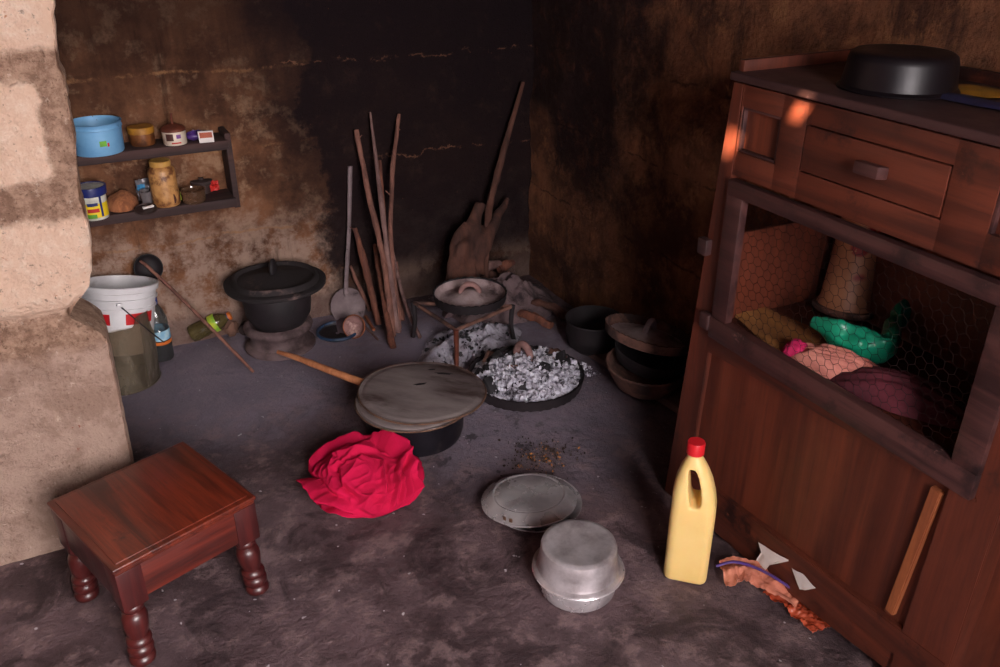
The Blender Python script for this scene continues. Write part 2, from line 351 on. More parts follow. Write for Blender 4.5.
# ------------------------------------------------------------------ mesh tools
def new(): return bmesh.new()
def merge(dst, src, mtx=None):
    me = bpy.data.meshes.new('t')
    if mtx is not None: bmesh.ops.transform(src, matrix=mtx, verts=src.verts)
    src.to_mesh(me); src.free(); dst.from_mesh(me); bpy.data.meshes.remove(me)
def box(bm, lo, hi, bev=.003, mtx=None, seg=2):
    b = new(); bmesh.ops.create_cube(b, size=1)
    lo = Vector(lo); hi = Vector(hi)
    for v in b.verts: v.co = Vector(((v.co[i]+.5)*(hi[i]-lo[i])+lo[i] for i in range(3)))
    if bev: bmesh.ops.bevel(b, geom=b.edges[:], offset=min(bev, min(hi-lo)*.45), segments=seg, affect='EDGES', profile=.6)
    merge(bm, b, mtx); return bm
def lathe(bm, prof, seg=56, mtx=None, wob=None, closed=True, a0=0, a1=2*PI):
    b = new(); rings = []
    full = abs(a1-a0-2*PI) < 1e-6
    cnt = seg if full else seg+1
    for (r, z) in prof:
        if r < 1e-6 and full: rings.append([b.verts.new((0, 0, z))])
        else:
            ring = []
            for i in range(cnt):
                a = a0+(a1-a0)*i/seg
                rr, zz = (r, z) if wob is None else wob(r, z, a)
                ring.append(b.verts.new((rr*math.cos(a), rr*math.sin(a), zz)))
            rings.append(ring)
    for A, B in zip(rings, rings[1:]):
        n = max(len(A), len(B))
        for i in range(n if full else n-1):
            j = (i+1) % n
            if len(A) == 1 and len(B) == 1: continue
            if len(A) == 1: f = (A[0], B[j], B[i])
            elif len(B) == 1: f = (A[i], A[j], B[0])
            else: f = (A[i], A[j], B[j], B[i])
            b.faces.new(f)
    bmesh.ops.recalc_face_normals(b, faces=b.faces[:])
    merge(bm, b, mtx); return bm
def spl(pts, n=8):
    pts = [Vector(p) for p in pts]
    if len(pts) < 3:
        return [pts[0].lerp(pts[1], i/n) for i in range(n+1)]
    P = [pts[0]*2-pts[1]]+pts+[pts[-1]*2-pts[-2]]; out = []
    for i in range(1, len(P)-2):
        a, b, c, d = P[i-1:i+3]
        for k in range(n):
            t = k/n
            out.append(.5*((2*b)+(c-a)*t+(2*a-5*b+4*c-d)*t*t+(3*b-a-3*c+d)*t**3))
    out.append(pts[-1]); return out
def tube(bm, pts, rad, seg=10, nz=0, nsc=20, seed=0, smooth=0, flat=1.0):
    if smooth:
        m = len(pts)
        if not callable(rad) and isinstance(rad, (list, tuple)):
            rl = list(rad); pts2 = spl(pts, smooth); tot = len(pts2)-1
            def rad(t, rl=rl):
                f = t*(len(rl)-1); i = min(int(f), len(rl)-2); return rl[i]+(rl[i+1]-rl[i])*(f-i)
            pts = pts2
        else: pts = spl(pts, smooth)
    pts = [Vector(p) for p in pts]; b = new(); rings = []; n = len(pts)
    up = Vector((0, 0, 1))
    d0 = (pts[1]-pts[0]).normalized()
    if abs(d0.z) > .9: up = Vector((1, 0, 0))
    nrm = d0.cross(up).normalized()
    for i, p in enumerate(pts):
        d = (pts[min(i+1, n-1)]-pts[max(i-1, 0)]).normalized()
        nrm = (nrm - d*nrm.dot(d)).normalized(); bn = d.cross(nrm)
        t = i/(n-1); r = rad(t) if callable(rad) else (rad if not isinstance(rad, (list, tuple)) else rad[i])
        ring = []
        for k in range(seg):
            a = 2*PI*k/seg; o = nrm*math.cos(a)*flat+bn*math.sin(a)
            rr = r
            if nz: rr *= 1+nz*noise.noise((p+o*r*1.5)*nsc+Vector((seed*7.3, seed, 0)))*2
            ring.append(b.verts.new(p+o*rr))
        rings.append(ring)
    for A, B in zip(rings, rings[1:]):
        for k in range(seg):
            j = (k+1) % seg; b.faces.new((A[k], A[j], B[j], B[k]))
    b.faces.new(rings[0][::-1]); b.faces.new(rings[-1])
    merge(bm, b); return bm
def sheet(bm, nu, nv, fn, thick=0, closed_u=False):
    b = new(); g = [[b.verts.new(fn(u/nu, v/nv)) for u in range(nu+(0 if closed_u else 1))] for v in range(nv+1)]
    L = len(g[0])
    for v in range(nv):
        for u in range(L if closed_u else L-1):
            w = (u+1) % L; b.faces.new((g[v][u], g[v][w], g[v+1][w], g[v+1][u]))
    bmesh.ops.recalc_face_normals(b, faces=b.faces[:])
    if thick: bmesh.ops.solidify(b, geom=b.faces[:], thickness=thick)
    merge(bm, b); return bm
def patch(bm, rfn, a0, a1, z0, z1, off=.0006, nu=12, nv=4):   # a print wrapped on a round wall whose radius is rfn(z)
    return sheet(bm, nu, nv, lambda u, v: Vector(((rfn(z0+(z1-z0)*v)+off)*math.cos(a0+(a1-a0)*u), (rfn(z0+(z1-z0)*v)+off)*math.sin(a0+(a1-a0)*u), z0+(z1-z0)*v)), .0004)

def put(name, bm, mat, parent=None, loc=None, rot=None, ang=40, label=None, kind=None, mods=None):
    me = bpy.data.meshes.new(name); bm.to_mesh(me); bm.free()
    o = bpy.data.objects.new(name, me); COL.objects.link(o)
    me.materials.append(M[mat] if isinstance(mat, str) else mat)
    if mods:
        for ty, kw in mods:
            md = o.modifiers.new(ty, ty)
            for k, v in kw.items(): setattr(md, k, v)
        dg = bpy.context.evaluated_depsgraph_get(); dg.update()
        me2 = bpy.data.meshes.new_from_object(o.evaluated_get(dg)); o.modifiers.clear(); o.data = me2
        bpy.data.meshes.remove(me); me = me2; me.name = name
        if not me.materials: me.materials.append(M[mat])
    me.polygons.foreach_set('use_smooth', [True]*len(me.polygons))
    me.set_sharp_from_angle(angle=math.radians(ang))
    if parent is not None: o.parent = parent
    if loc is not None: o.location = loc
    if rot is not None: o.rotation_euler = rot
    if label: o['label'] = label
    if kind: o['kind'] = kind
    return o
def thing(name, label, cat, loc=(0,0,0), rot=(0,0,0), group=None):
    o = bpy.data.objects.new(name, None); o.empty_display_size = .05; COL.objects.link(o)
    o.location = loc; o.rotation_euler = rot if isinstance(rot, (tuple, list, Euler)) else (0, 0, rot)
    o['label'] = label; o['category'] = cat
    if group: o['group'] = group
    return o
def tag(o, label, cat, group=None, kind=None):
    o['label'] = label; o['category'] = cat
    if group: o['group'] = group
    if kind: o['kind'] = kind
    return o
def recenter(pts):            # tubes given in room coordinates: local to their lowest point
    o = min(pts, key=lambda p: p.z); return Vector(o)
def stick(name, label, cat, pts, rad, mat, group=None, nz=.18, seed=0, seg=9, smooth=8, twigs=()):
    o = recenter(pts); bm = new()
    tube(bm, [Vector(p)-o for p in pts], rad, seg, nz, 30, seed, smooth)
    for (a, b, r) in twigs: tube(bm, [Vector(a)-o, Vector(b)-o], [r, r*.5], 6, .2, 30, seed+3)
    ob = put(name, bm, mat, None, o); return tag(ob, label, cat, group)

# ------------------------------------------------------------------ the setting
def struct(name, bm, mat, loc=None):
    o = put(name, bm, mat, None, loc); o['kind'] = 'structure'; return o
def nz3(x, y, z, s): return noise.fractal(Vector((x*s, y*s, z*s)), 1.0, 2.0, 5)

bm = new(); sheet(bm, 110, 110, lambda u, v: Vector((-1.6+3.4*u, -1.6+4.8*v, .0035*nz3(u*3.4, v*4.8, 0, 5)-.0035)), 0)
struct('floor', bm, 'floor')
bm = new(); sheet(bm, 130, 90, lambda u, v: Vector((-1.6+3.4*u, YB+.012*nz3(u*3.4, 1, v*2.5, 4)+.004*nz3(u*3.4, 4, v*2.5, 22), -.05+2.5*v)), 0); box(bm, (-1.7, YB+.03, -.05), (1.85, YB+.16, 2.45), 0)
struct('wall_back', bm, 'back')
bm = new(); sheet(bm, 160, 90, lambda u, v: Vector((XR+.014*nz3(7, u*4.8, v*2.5, 4)+.005*nz3(3, u*4.8, v*2.5, 20), -1.6+4.8*u, -.05+2.5*v)), 0); box(bm, (XR+.03, -1.6, -.05), (XR+.16, 3.26, 2.45), 0)
struct('wall_right', bm, 'right')
bm = new(); box(bm, (-1.7, 2.1, -.05), (-1.6, 3.2, 2.45), 0); struct('wall_side', bm, 'plain')
# wall stub on the left: courses of stone block with rough mortar, its broken end free
EDGE = [(-.05, -.047), (.2, -.036), (.45, -.03), (.50, -.027), (.565, -.028), (.60, -.060), (.635, -.098), (.665, -.075), (.70, -.040), (.75, -.024), (.80, -.016), (.86, -.013), (.90, -.014), (.96, -.008), (1.10, .002), (1.165, .008), (1.2, .000), (1.235, .006), (1.32, .020), (2.45, .03)]
def edge(z):
    for (a, x), (b, y) in zip(EDGE, EDGE[1:]):
        if a <= z <= b: return x+(y-x)*(z-a)/(b-a)
    return .03
BUL = [(-.05, 0), (.5, 0), (.56, .004), (.60, -.03), (.64, -.03), (.66, .0), (.69, .012), (.83, .014), (.87, -.005), (.92, -.012), (.97, .004), (1.15, .004), (1.18, -.01), (1.22, -.008), (1.25, .004), (2.45, .004)]
def bul(z):
    for (a, x), (b, y) in zip(BUL, BUL[1:]):
        if a <= z <= b: return x+(y-x)*(z-a)/(b-a)
    return 0
def stub(u, v):
    z = -.05+2.5*v; e = edge(z); Yf, D = 2.045, .17
    amp = 1.0 if z > .5 else .35
    e += amp*(.005*nz3(1, 5, z, 9)+.004*nz3(2, 5, z, 40))
    t = u*1.0
    if t < .8: q = (t/.8)**.45; x = -1.6+(e+1.6)*q; y = Yf
    elif t < .9: x = e+.004*math.sin((t-.8)*10*PI); y = Yf+D*(t-.8)/.1
    else: x = e-(e+1.6)*(t-.9)/.1; y = Yf+D
    if t < .8:
        y -= bul(z)+amp*(.007*nz3(x, 1, z, 8)+.005*nz3(x, 1, z, 35))
        y += max(0, 1-(e-x)/.02)**2*.012
    return Vector((x, y, z))
bm = new(); sheet(bm, 220, 260, stub, 0); struct('wall_left', bm, 'left')
bm = new(); box(bm, (-1.7, -.55, -.05), (-.75, -.40, 2.45), 0); box(bm, (.86, -.55, -.05), (1.72, -.40, 2.45), 0); box(bm, (-.75, -.55, 2.15), (.86, -.40, 2.45), 0)
struct('wall_front', bm, 'plain')
bm = new(); box(bm, (-1.7, -.55, -.05), (-1.6, 2.1, 2.45), 0); struct('wall_near_left', bm, 'plain')

# ------------------------------------------------------------------ stool
zs = .283
t = thing('wooden_stool', 'low square mahogany stool with turned legs beside the stone wall', 'stool', (-.011, 1.752, 0), .356)
w2, d2 = .169, .165
bm = new(); box(bm, (-w2+.014, -d2+.014, zs-.010), (w2-.014, d2-.014, zs), .003, seg=2); box(bm, (-w2, -d2, zs-.013), (w2, d2, zs-.003), .004, seg=3); box(bm, (-w2+.004, -d2+.004, zs-.024), (w2-.004, d2-.004, zs-.012), .004)
put('stool_top', bm, 'mahog_top', t)
ah = .088; hb = zs-.022-ah-.014
PR = [(0, 1), (.66, 1), (.80, .97), (.86, .93), (.80, .89), (.62, .865), (.60, .85), (.84, .815), (.94, .77), (.97, .70), (.93, .60), (.83, .50), (.72, .45), (.70, .43), (.92, .40), (.98, .36), (.92, .32), (.76, .29), (.94, .265), (1.0, .22), (.96, .17), (.80, .135), (.78, .12), (.95, .09), (1.0, .05), (.96, .01), (.93, 0), (0, 0)]
for sx, sy in ((1,1), (1,-1), (-1,1), (-1,-1)):
    bm = new(); x0, y0 = sx*(w2-.003), sy*(d2-.003); q = .056
    box(bm, (min(x0, x0-sx*q), min(y0, y0-sy*q), hb), (max(x0, x0-sx*q), max(y0, y0-sy*q), zs-.022), .004)
    b = new(); lathe(b, [(r_*.0285, z_*hb) for r_, z_ in PR], 32)
    for v in b.verts: k = 1-v.co.z/hb; v.co.x += sx*.009*k; v.co.y += sy*.008*k
    merge(bm, b, Matrix.Translation((x0-sx*q/2, y0-sy*q/2, 0)))
    put('leg', bm, 'mahog', t)
for s in (1, -1):
    bm = new(); y0 = s*(d2-.013)
    box(bm, (-w2+.058, y0-.008, zs-.022-ah), (w2-.058, y0+.008, zs-.020), .002)
    put('apron', bm, 'mahog_x', t)
    bm = new(); x0 = s*(w2-.013)
    box(bm, (x0-.008, -d2+.058, zs-.022-ah), (x0+.008, d2-.058, zs-.020), .002)
    put('apron', bm, 'mahog', t)

# ------------------------------------------------------------------ shelf and what stands on it
sy0 = YB-.135
t = thing('wall_shelf', 'dark two-tier wooden shelf fixed to the back wall', 'shelf', (.18, YB, .54))
U1, L1 = .778, .575
for zt in (U1, L1):
    bm = new(); box(bm, (-.14-.18, -.135, zt-.032-.54), (.462-.18, -.006, zt-.54), .003); put('shelf_board', bm, 'shelfwood', t)
bm = new(); box(bm, (.455-.18, -.120, .535-.54), (.475-.18, -.004, .797-.54), .003); put('side_board', bm, 'shelfwood', t)
def can(name, label, cat, px, py, wpx, ytop, z0, grp=None):
    d = (F(px, py, z0)-CAM).dot(FW); r = wpx*d/FPX/2; c = base(px, py, r, z0); h = ht(c, ytop)
    c.z = z0; return thing(name, label, cat, c, azc(c), grp), r, h, c
# blue tin (open)
t, r, h, c = can('blue_tin', 'open round sky-blue tin on the upper wall shelf', 'tin', 101, 157, 48, 121, U1)
R = lambda z: r*(1+.06*z/h)
bm = new(); lathe(bm, [(0, 0), (r*.97, 0), (r, .004), (r*1.03, h*.6), (r*1.05, h*.80), (r*1.085, h*.82), (r*1.085, h*.86), (r*1.06, h*.89), (r*1.08, h*.985), (r*1.10, h), (r*1.06, h*1.005), (r*1.03, h*.97), (r*1.0, h*.3), (r*.95, .006), (0, .006)])
put('tin_body', bm, 'blue_tin', t)
bm = new(); patch(bm, R, .05, .32, h*.32, h*.50); put('sticker', bm, 'green_print', t)
bm = new(); patch(bm, R, .34, .42, h*.30, h*.42); put('sticker', bm, 'red_label', t)
bm = new(); tube(bm, [(-r*1.05, 0, h*1.0), (-r*1.05, .008, h*.92), (-r*1.02, .012, h*.85)], .0015, 6, smooth=4); put('wire_hook', bm, 'wire', t)
t, r, h, c = can('brown_jar', 'short brown jar with mustard lid, right of the blue tin', 'jar', 144, 147, 24, 126, U1)
bm = new(); lathe(bm, [(0, 0), (r*.92, 0), (r, .006), (r, h*.66), (r*.9, h*.7), (0, h*.7)]); put('jar_body', bm, 'brown_jar', t)
bm = new(); lathe(bm, [(r*1.0, h*.64), (r*1.05, h*.66), (r*1.05, h*.97), (r*1.0, h), (r*.2, h*1.01), (0, h*1.01)]); put('jar_lid', bm, 'mustard', t)
t, r, h, c = can('oil_can', 'small cream tin lamp with a rusty cone top and thin spout', 'lamp', 176, 146, 23, 127, U1)
bm = new(); lathe(bm, [(0, 0), (r*.98, 0), (r, .003), (r, h*.86), (r*.98, h*.88), (0, h*.88)]); put('tin_body', bm, 'cream_tin', t)
bm = new(); lathe(bm, [(r*1.02, h*.80), (r*1.03, h*.95), (r*.9, h*1.05), (r*.45, h*1.18), (r*.16, h*1.22), (r*.16, h*1.28), (0, h*1.28)]); tube(bm, [(0, 0, h*1.2), (.002, 0, h*1.55), (0, .003, h*1.85)], .0038, 8); put('cone_top', bm, 'rust_tin', t)
bm = new(); patch(bm, lambda z: r, -.75, -.1, h*.3, h*.72); put('label_print', bm, 'brown_print', t)
bm = new(); patch(bm, lambda z: r, .15, .55, h*.42, h*.66); put('label_print', bm, 'purple_print', t)
bm = new(); patch(bm, lambda z: r, -.3, .5, h*.12, h*.2); put('label_print', bm, 'red_label', t)
# violet lump + matchbox
p = base(197, 141, .02, U1); bm = new()
sheet(bm, 20, 10, lambda u, v: Vector((math.cos(2*PI*u)*math.sin(PI*v)*.036, math.sin(2*PI*u)*math.sin(PI*v)*.02, .014+.014*math.cos(PI*v)*(1+.3*math.sin(5*u*6.28)))), 0, True)
tag(put('plastic_wrapper', bm, 'violet', None, p), 'crumpled violet plastic wrapper behind the matchbox', 'wrapper')
p = base(207, 143, .012, U1)
t = thing('matchbox', 'small white matchbox with a brown picture, at the right end of the upper shelf', 'matchbox', p, -.12)
bm = new(); box(bm, (-.024, -.007, 0), (.024, .007, .038), .001); put('box_sleeve', bm, 'paper_white', t)
bm = new(); box(bm, (-.020, -.0078, .016), (.020, -.0066, .034), 0); put('picture', bm, 'orange_print', t)
# lower shelf
t, r, h, c = can('margarine_tub', 'yellow and white food tub with navy lid on the lower shelf', 'tub', 97, 221, 27, 186, L1)
R = lambda z: r*(.94+.08*z/h)
bm = new(); lathe(bm, [(0, 0), (r*.92, 0), (r*.94, .003), (r*1.02, h), (0, h)]); put('tub_body', bm, 'tub_white', t)
bm = new(); patch(bm, R, -1.3, 1.3, h*.08, h*.52); put('label_print', bm, 'tub_yellow', t)
bm = new(); patch(bm, R, -.8, .1, h*.07, h*.20, .0012); put('label_print', bm, 'green_print', t)
bm = new(); patch(bm, R, -.5, .35, h*.26, h*.38, .0012); put('label_print', bm, 'red_label', t)
bm = new(); patch(bm, R, .45, .62, h*.1, h*.75, .0012); patch(bm, R, -.45, .3, h*.46, h*.56, .0012); put('label_print', bm, 'navy', t)
bm = new(); lathe(bm, [(r*1.05, h*.74), (r*1.10, h*.76), (r*1.14, h*.98), (r*1.12, h*1.02), (r*1.0, h*1.02), (r*.96, h*.93), (0, h*.93)]); put('tub_lid', bm, 'navy', t)
bm = new(); box(bm, (-.02, -.012, h*.935), (.012, .016, h*.955), .001); put('sticker', bm, 'powderjar', t)
# coconut half
p = base(123, 210, .03, L1); bm = new()
lathe(bm, [(.052, 0), (.054, .006), (.049, .024), (.034, .042), (.012, .052), (0, .053)], 40, None, lambda r, z, a: (r*(1+.05*math.sin(3*a)+.03*noise.noise(Vector((math.cos(a)*3, math.sin(a)*3, z*60)))), z*(1+.12*math.sin(a+1))))
tag(put('coconut_shell', bm, 'coconut', None, p), 'hairy brown half coconut shell between the yellow tub and the tan jar', 'coconut shell')
# little foil packet, cup, disc
p = base(148, 206, .01, L1)
t = thing('plastic_cup', 'small cloudy plastic cup beside the coconut shell', 'cup', p)
bm = new(); lathe(bm, [(0, 0), (.016, 0), (.022, .05), (.021, .05), (.015, .003), (0, .003)]); put('cup_body', bm, 'haze_film', t)
p = base(146, 204, .045, L1)
t = thing('foil_packet', 'crumpled grey and blue foil packet behind the cloudy cup', 'packet', p, .2)
bm = new(); sheet(bm, 10, 12, lambda u, v: Vector((-.022+.044*u, .012*noise.noise(Vector((u*3, v*3, 2))), .072*v+.004)), .004); put('packet_body', bm, 'foil', t)
bm = new(); sheet(bm, 8, 6, lambda u, v: Vector((-.02+.026*u, -.004+.012*noise.noise(Vector((u*2, .5+v*1.5, 2))), .036+.022*v)), .002); put('packet_print', bm, 'blueprint', t)
p = base(147, 214, .012, L1)
t = thing('tin_disc', 'round dark tin lid with a white strip lying at the front of the lower shelf', 'lid', p+Vector((0, .018, 0)), 0)
bm = new(); lathe(bm, [(0, 0), (.034, 0), (.036, .004), (.0355, .009), (.033, .009), (.032, .005), (0, .005)], mtx=Matrix.Rotation(.18, 4, 'X')@Matrix.Translation((0, 0, .004))); put('disc_body', bm, 'darkdisc', t)
bm = new(); box(bm, (-.010, -.006, .012), (.026, .004, .018), .001, Matrix.Rotation(.3, 4, 'Z')@Matrix.Rotation(.18, 4, 'X')); put('paper_strip', bm, 'paper_white', t)
# tan jar
t, r, h, c = can('plastic_jar', 'tall plastic jar of tan powder with a yellowed lid on the lower shelf', 'jar', 168, 208, 27, 160, L1)
bm = new(); lathe(bm, [(0, 0), (r*.92, 0), (r, .006), (r*1.0, h*.25), (r*.96, h*.5), (r*.98, h*.75), (r*.9, h*.83), (r*.66, h*.88), (r*.64, h*.93), (0, h*.93)]); put('jar_body', bm, 'powderjar', t)
bm = new(); lathe(bm, [(r*.66, h*.88), (r*.74, h*.885), (r*.76, h*.98), (r*.70, h), (r*.5, h*.985), (0, h*.985)], wob=lambda rr, z, a: (rr*(1+.008*math.sin(40*a)), z)); put('jar_lid', bm, 'cream_lid', t)
bm = new(); sheet(bm, 6, 8, lambda u, v: Vector(((r+.001)*math.cos(.55+.22*u*(1-abs(v-.5))), (r+.001)*math.sin(.55+.22*u*(1-abs(v-.4))), h*(.08+.2*v))), .0008); put('smudge', bm, 'brown_print', t)
# glass bowl, dark tin, red packet, yellow bit
t, r, h, c = can('glass_jar', 'low cloudy glass jar at the right of the tan jar', 'jar', 195, 205, 23, 189, L1)
bm = new(); lathe(bm, [(0, 0), (r*.9, 0), (r, .006), (r, h*.8), (r*1.06, h*.86), (r*1.06, h), (r*.98, h), (r*.92, h*.8), (r*.9, .008), (0, .008)]); put('jar_body', bm, 'jar_glass', t)
bm = new(); lathe(bm, [(0, .009), (r*.88, .009), (r*.9, h*.45), (0, h*.48)]); put('contents', bm, 'brown_jar', t)
p = base(202, 196, .03, L1)+Vector((.008, .02, 0))
t = thing('dark_tin', 'dark lidded tin at the back right of the lower shelf', 'tin', p)
bm = new(); lathe(bm, [(0, 0), (.034, 0), (.035, .035), (0, .035)]); put('tin_body', bm, 'darkdisc', t)
bm = new(); lathe(bm, [(.037, .030), (.038, .040), (.036, .043), (.01, .045), (.008, .052), (0, .052)]); put('tin_lid', bm, 'clay_dark', t)
p = base(212, 193, .01, L1)+Vector((.012, .0, 0)); bm = new()
sheet(bm, 14, 14, lambda u, v: Vector((-.016+.032*u, .01*noise.noise(Vector((u*3, v*3, 7))), .006+.034*v+.006*noise.noise(Vector((u*4, v*4, 1))))), .003)
tag(put('foil_packet', bm, 'red_label', None, p), 'crumpled shiny red packet by the dark tin', 'packet')
p = base(184, 203, .012, L1)+Vector((0, .03, 0)); bm = new()
box(bm, (-.008, -.004, 0), (.008, .004, .034), .002); tag(put('label_scrap', bm, 'ygreen', None, p), 'yellow-green scrap standing between tan jar and glass jar', 'scrap')

# ------------------------------------------------------------------ buckets
c = base(131, 394, .104); c.z = 0
az = azc(c)
t = thing('clear_bucket', 'grimy see-through plastic bucket with a torn rim holding the white bucket', 'bucket', c, az)
Rc = lambda z: .108+.013*z/.25
def clr(u, v):
    a = 2*PI*u; top = .246+.005*noise.noise(Vector((math.cos(a)*4, math.sin(a)*4, 3)))
    d = (a if a < PI else a-2*PI)
    top += .030*max(0, min(1, (d-.45)/.12))*(1 if d > 0 else 0)+.02*max(0, min(1, (-d-.5)/.6))
    z = top*v; return Vector((Rc(z)*math.cos(a), Rc(z)*math.sin(a), z))
bm = new(); sheet(bm, 120, 14, clr, .0015, True); lathe(bm, [(0, .001), (.10, .001), (.112, .004), (.108, .008), (0, .003)]); put('bucket_wall', bm, 'clear_bucket', t)
hb = .235; Rw = lambda z: .098+.021*z/hb
q_ = Matrix.Rotation(az, 3, 'Z'); fwd_ = q_@Vector((1, 0, 0))
wt = thing('white_bucket', 'white plastic bucket printed with red crosses, set inside the clear bucket', 'bucket', c+Vector((0, 0, .128))+fwd_*.006+RT*.004, (0, 0, 0))
wt.rotation_euler = (Matrix.Rotation(az, 3, 'Z')@Matrix.Rotation(-math.radians(9), 3, 'X')@Matrix.Rotation(-math.radians(10), 3, 'Y')).to_euler()
bm = new(); lathe(bm, [(0, 0), (.097, 0), (.101, .004), (Rw(hb*.66), hb*.66), (Rw(hb*.67)+.004, hb*.665), (Rw(hb*.67)+.004, hb*.68), (Rw(hb*.69), hb*.69), (Rw(hb*.79), hb*.785), (Rw(hb*.79)+.006, hb*.795), (Rw(hb*.79)+.006, hb*.815), (Rw(hb*.83), hb*.825), (Rw(hb*.9), hb*.90), (Rw(hb)+.005, hb*.915), (Rw(hb)+.007, hb*.99), (Rw(hb)+.004, hb), (Rw(hb)-.002, hb*.995), (Rw(hb)-.004, hb*.9), (.097, .006), (0, .006)], 72); put('bucket_body', bm, 'white_pl', wt)
for a0, a1, z0, z1 in ((-.66, -.36, .46, .62), (-.66, -.36, .17, .33), (.08, 1.0, .46, .62), (.04, .80, .16, .32), (-1.2, -.66, .607, .62)):
    bm = new(); patch(bm, Rw, a0, a1, hb*z0, hb*z1, .001, 14, 3); put('cross_print', bm, 'red_print', wt)
bm = new(); patch(bm, Rw, -.69, -.67, hb*.1, hb*.60, .0008, 2, 6); put('label_edge', bm, 'wire', wt)
A = Vector(((Rw(.2)+.006)*math.cos(-.08), (Rw(.2)+.006)*math.sin(-.08), hb*.76)); B_ = Vector(((.148)*math.cos(1.05), (.148)*math.sin(1.05), hb*.14))
bm = new(); tube(bm, [A, A.lerp(B_, .3)+Vector((.006, 0, 0)), A.lerp(B_, .7)+Vector((.016, 0, 0)), B_], .0022, 8, smooth=6)
put('wire_handle', bm, 'soot', wt)
bm = new(); box(bm, (-.004, -.008, -.006), (.004, .008, .006), .002, Matrix.Translation(A)); put('handle_ear', bm, 'white_pl', wt)
# blue label bottle
c = base(165, 362, .036); c.z = 0; h = ht(c, 298)
t = thing('water_bottle', 'clear bottle with blue cap and label, dark liquid in its base', 'bottle', c, azc(c))
k = h/.27; r = .037
bm = new(); lathe(bm, [(0, 0), (r*.9, 0), (r, .008), (r, .07*k), (r*.94, .078*k), (r, .086*k), (r, .135*k), (r*.9, .142*k), (r*1.0, .152*k), (r*.98, .18*k), (r*.75, .215*k), (r*.42, .238*k), (.0125, .245*k), (.0125, .262*k), (0, .262*k)]); put('bottle_body', bm, 'clear_pet', t)
bm = new(); lathe(bm, [(0, .001), (r*.86, .002), (r*.96, .009), (r*.96, .068*k), (0, .068*k)]); put('liquid', bm, 'dark_liquid', t)
bm = new(); lathe(bm, [(r+.001, .076*k), (r+.0015, .084*k), (r+.001, .09*k)]); put('orange_band', bm, 'orange_pl', t)
bm = new(); lathe(bm, [(r+.0008, .094*k), (r+.001, .10*k), (r+.001, .13*k), (r+.0008, .136*k)]); put('bottle_label', bm, 'blue_label', t)
bm = new(); lathe(bm, [(.0145, .244*k), (.0155, .248*k), (.0155, .268*k), (.013, .272*k), (0, .272*k)]); put('bottle_cap', bm, 'blue_cap', t)
# lying bottle, neck propped on the wall
A = F(192, 343); A.z = .036; B_ = BY(229, 316, .035)
d = (B_-A); Lb = d.length+.008; q = d.to_track_quat('Z', 'Y')
t = thing('soda_bottle', 'olive bottle with orange cap tipped against the foot of the wall', 'bottle', A, q.to_euler()); r = .034
bm = new(); lathe(bm, [(0, .004), (r*.6, 0), (r*.9, .003), (r, .02), (r*.98, Lb*.35), (r*.9, Lb*.42), (r*.98, Lb*.5), (r*.99, Lb*.62), (r*.8, Lb*.76), (r*.45, Lb*.87), (.0125, Lb*.91), (.0125, Lb*.95), (0, Lb*.95)]); put('bottle_body', bm, 'olive_pet', t)
bm = new(); lathe(bm, [(r*.99+.001, Lb*.5), (r+.0012, Lb*.51), (r+.0012, Lb*.64), (r*.96, Lb*.655)]); put('bottle_label', bm, 'ygreen', t)
bm = new(); lathe(bm, [(.0125, Lb*.905), (.0155, Lb*.91), (.0155, Lb*.925)]); put('cap_ring', bm, 'navy', t)
bm = new(); lathe(bm, [(.0145, Lb*.925), (.016, Lb*.93), (.016, Lb*.99), (.014, Lb), (0, Lb)]); put('bottle_cap', bm, 'orange_pl', t)
# stone lump and small tin by the bottle
def lump(name, label, cat, loc, size, mat, seed, amp=.18, sub=4):
    b = new(); bmesh.ops.create_icosphere(b, subdivisions=sub, radius=1)
    for v in b.verts:
        n = v.co.normalized(); k = 1+amp*noise.fractal(n*1.3+Vector((seed*3.1, seed, 0)), 1, 2, 4)*1.6
        v.co = Vector((n.x*size[0]*k, n.y*size[1]*k, n.z*size[2]*k))
    zmin = min(v.co.z for v in b.verts)*.85
    for v in b.verts: v.co.z = max(v.co.z, zmin)-zmin
    return tag(put(name, b, mat, None, loc), label, cat)
p = base(232, 338, .025); lump('stone', 'small brown stone beside the orange bottle cap', 'stone', p, (.027, .024, .034), 'stone', 2)
p = base(248, 338, .02)
t = thing('tin_can', 'small dark round tin lying behind the stone', 'tin', p+Vector((0, .02, .024)), (PI/2, 0, -.5))
bm = new(); lathe(bm, [(0, -.02), (.022, -.02), (.0235, -.018), (.0235, .018), (.022, .02), (.019, .018), (.008, .017), (0, .012)], 32); put('tin_body', bm, 'clay_dark', t)

# ladle with a coconut bowl, leaning over the bucket
top = BY(148, 268, .05); bot = F(254, 374); bot.z = .008; tip = BY(140, 261, .065)
t = thing('coconut_ladle', 'round black ladle with a long wooden handle, leaning behind the white bucket', 'ladle', bot)
dirc = (CAM-top).normalized(); q = (dirc*.75+Vector((.25, -.6, .15))).normalized().to_track_quat('Z', 'Y')
bm = new(); lathe(bm, [(0, -.030), (.03, -.024), (.046, -.006), (.050, .008), (.0475, .008), (.043, -.003), (.028, -.019), (0, -.025)], 48, Matrix.Translation(top-bot)@q.to_matrix().to_4x4()); put('ladle_bowl', bm, 'soot', t)
bm = new(); m1 = top.lerp(bot, .45)+Vector((0, -.004, .012)); tt = tip-bot
tube(bm, [tt+dirc*.012, top-bot+dirc*.02+Vector((.01, 0, -.01)), m1-bot, (0, 0, 0)], [.0045, .006, .0065, .0055], 10, .12, 30, 4, 10); put('handle', bm, 'stick', t)
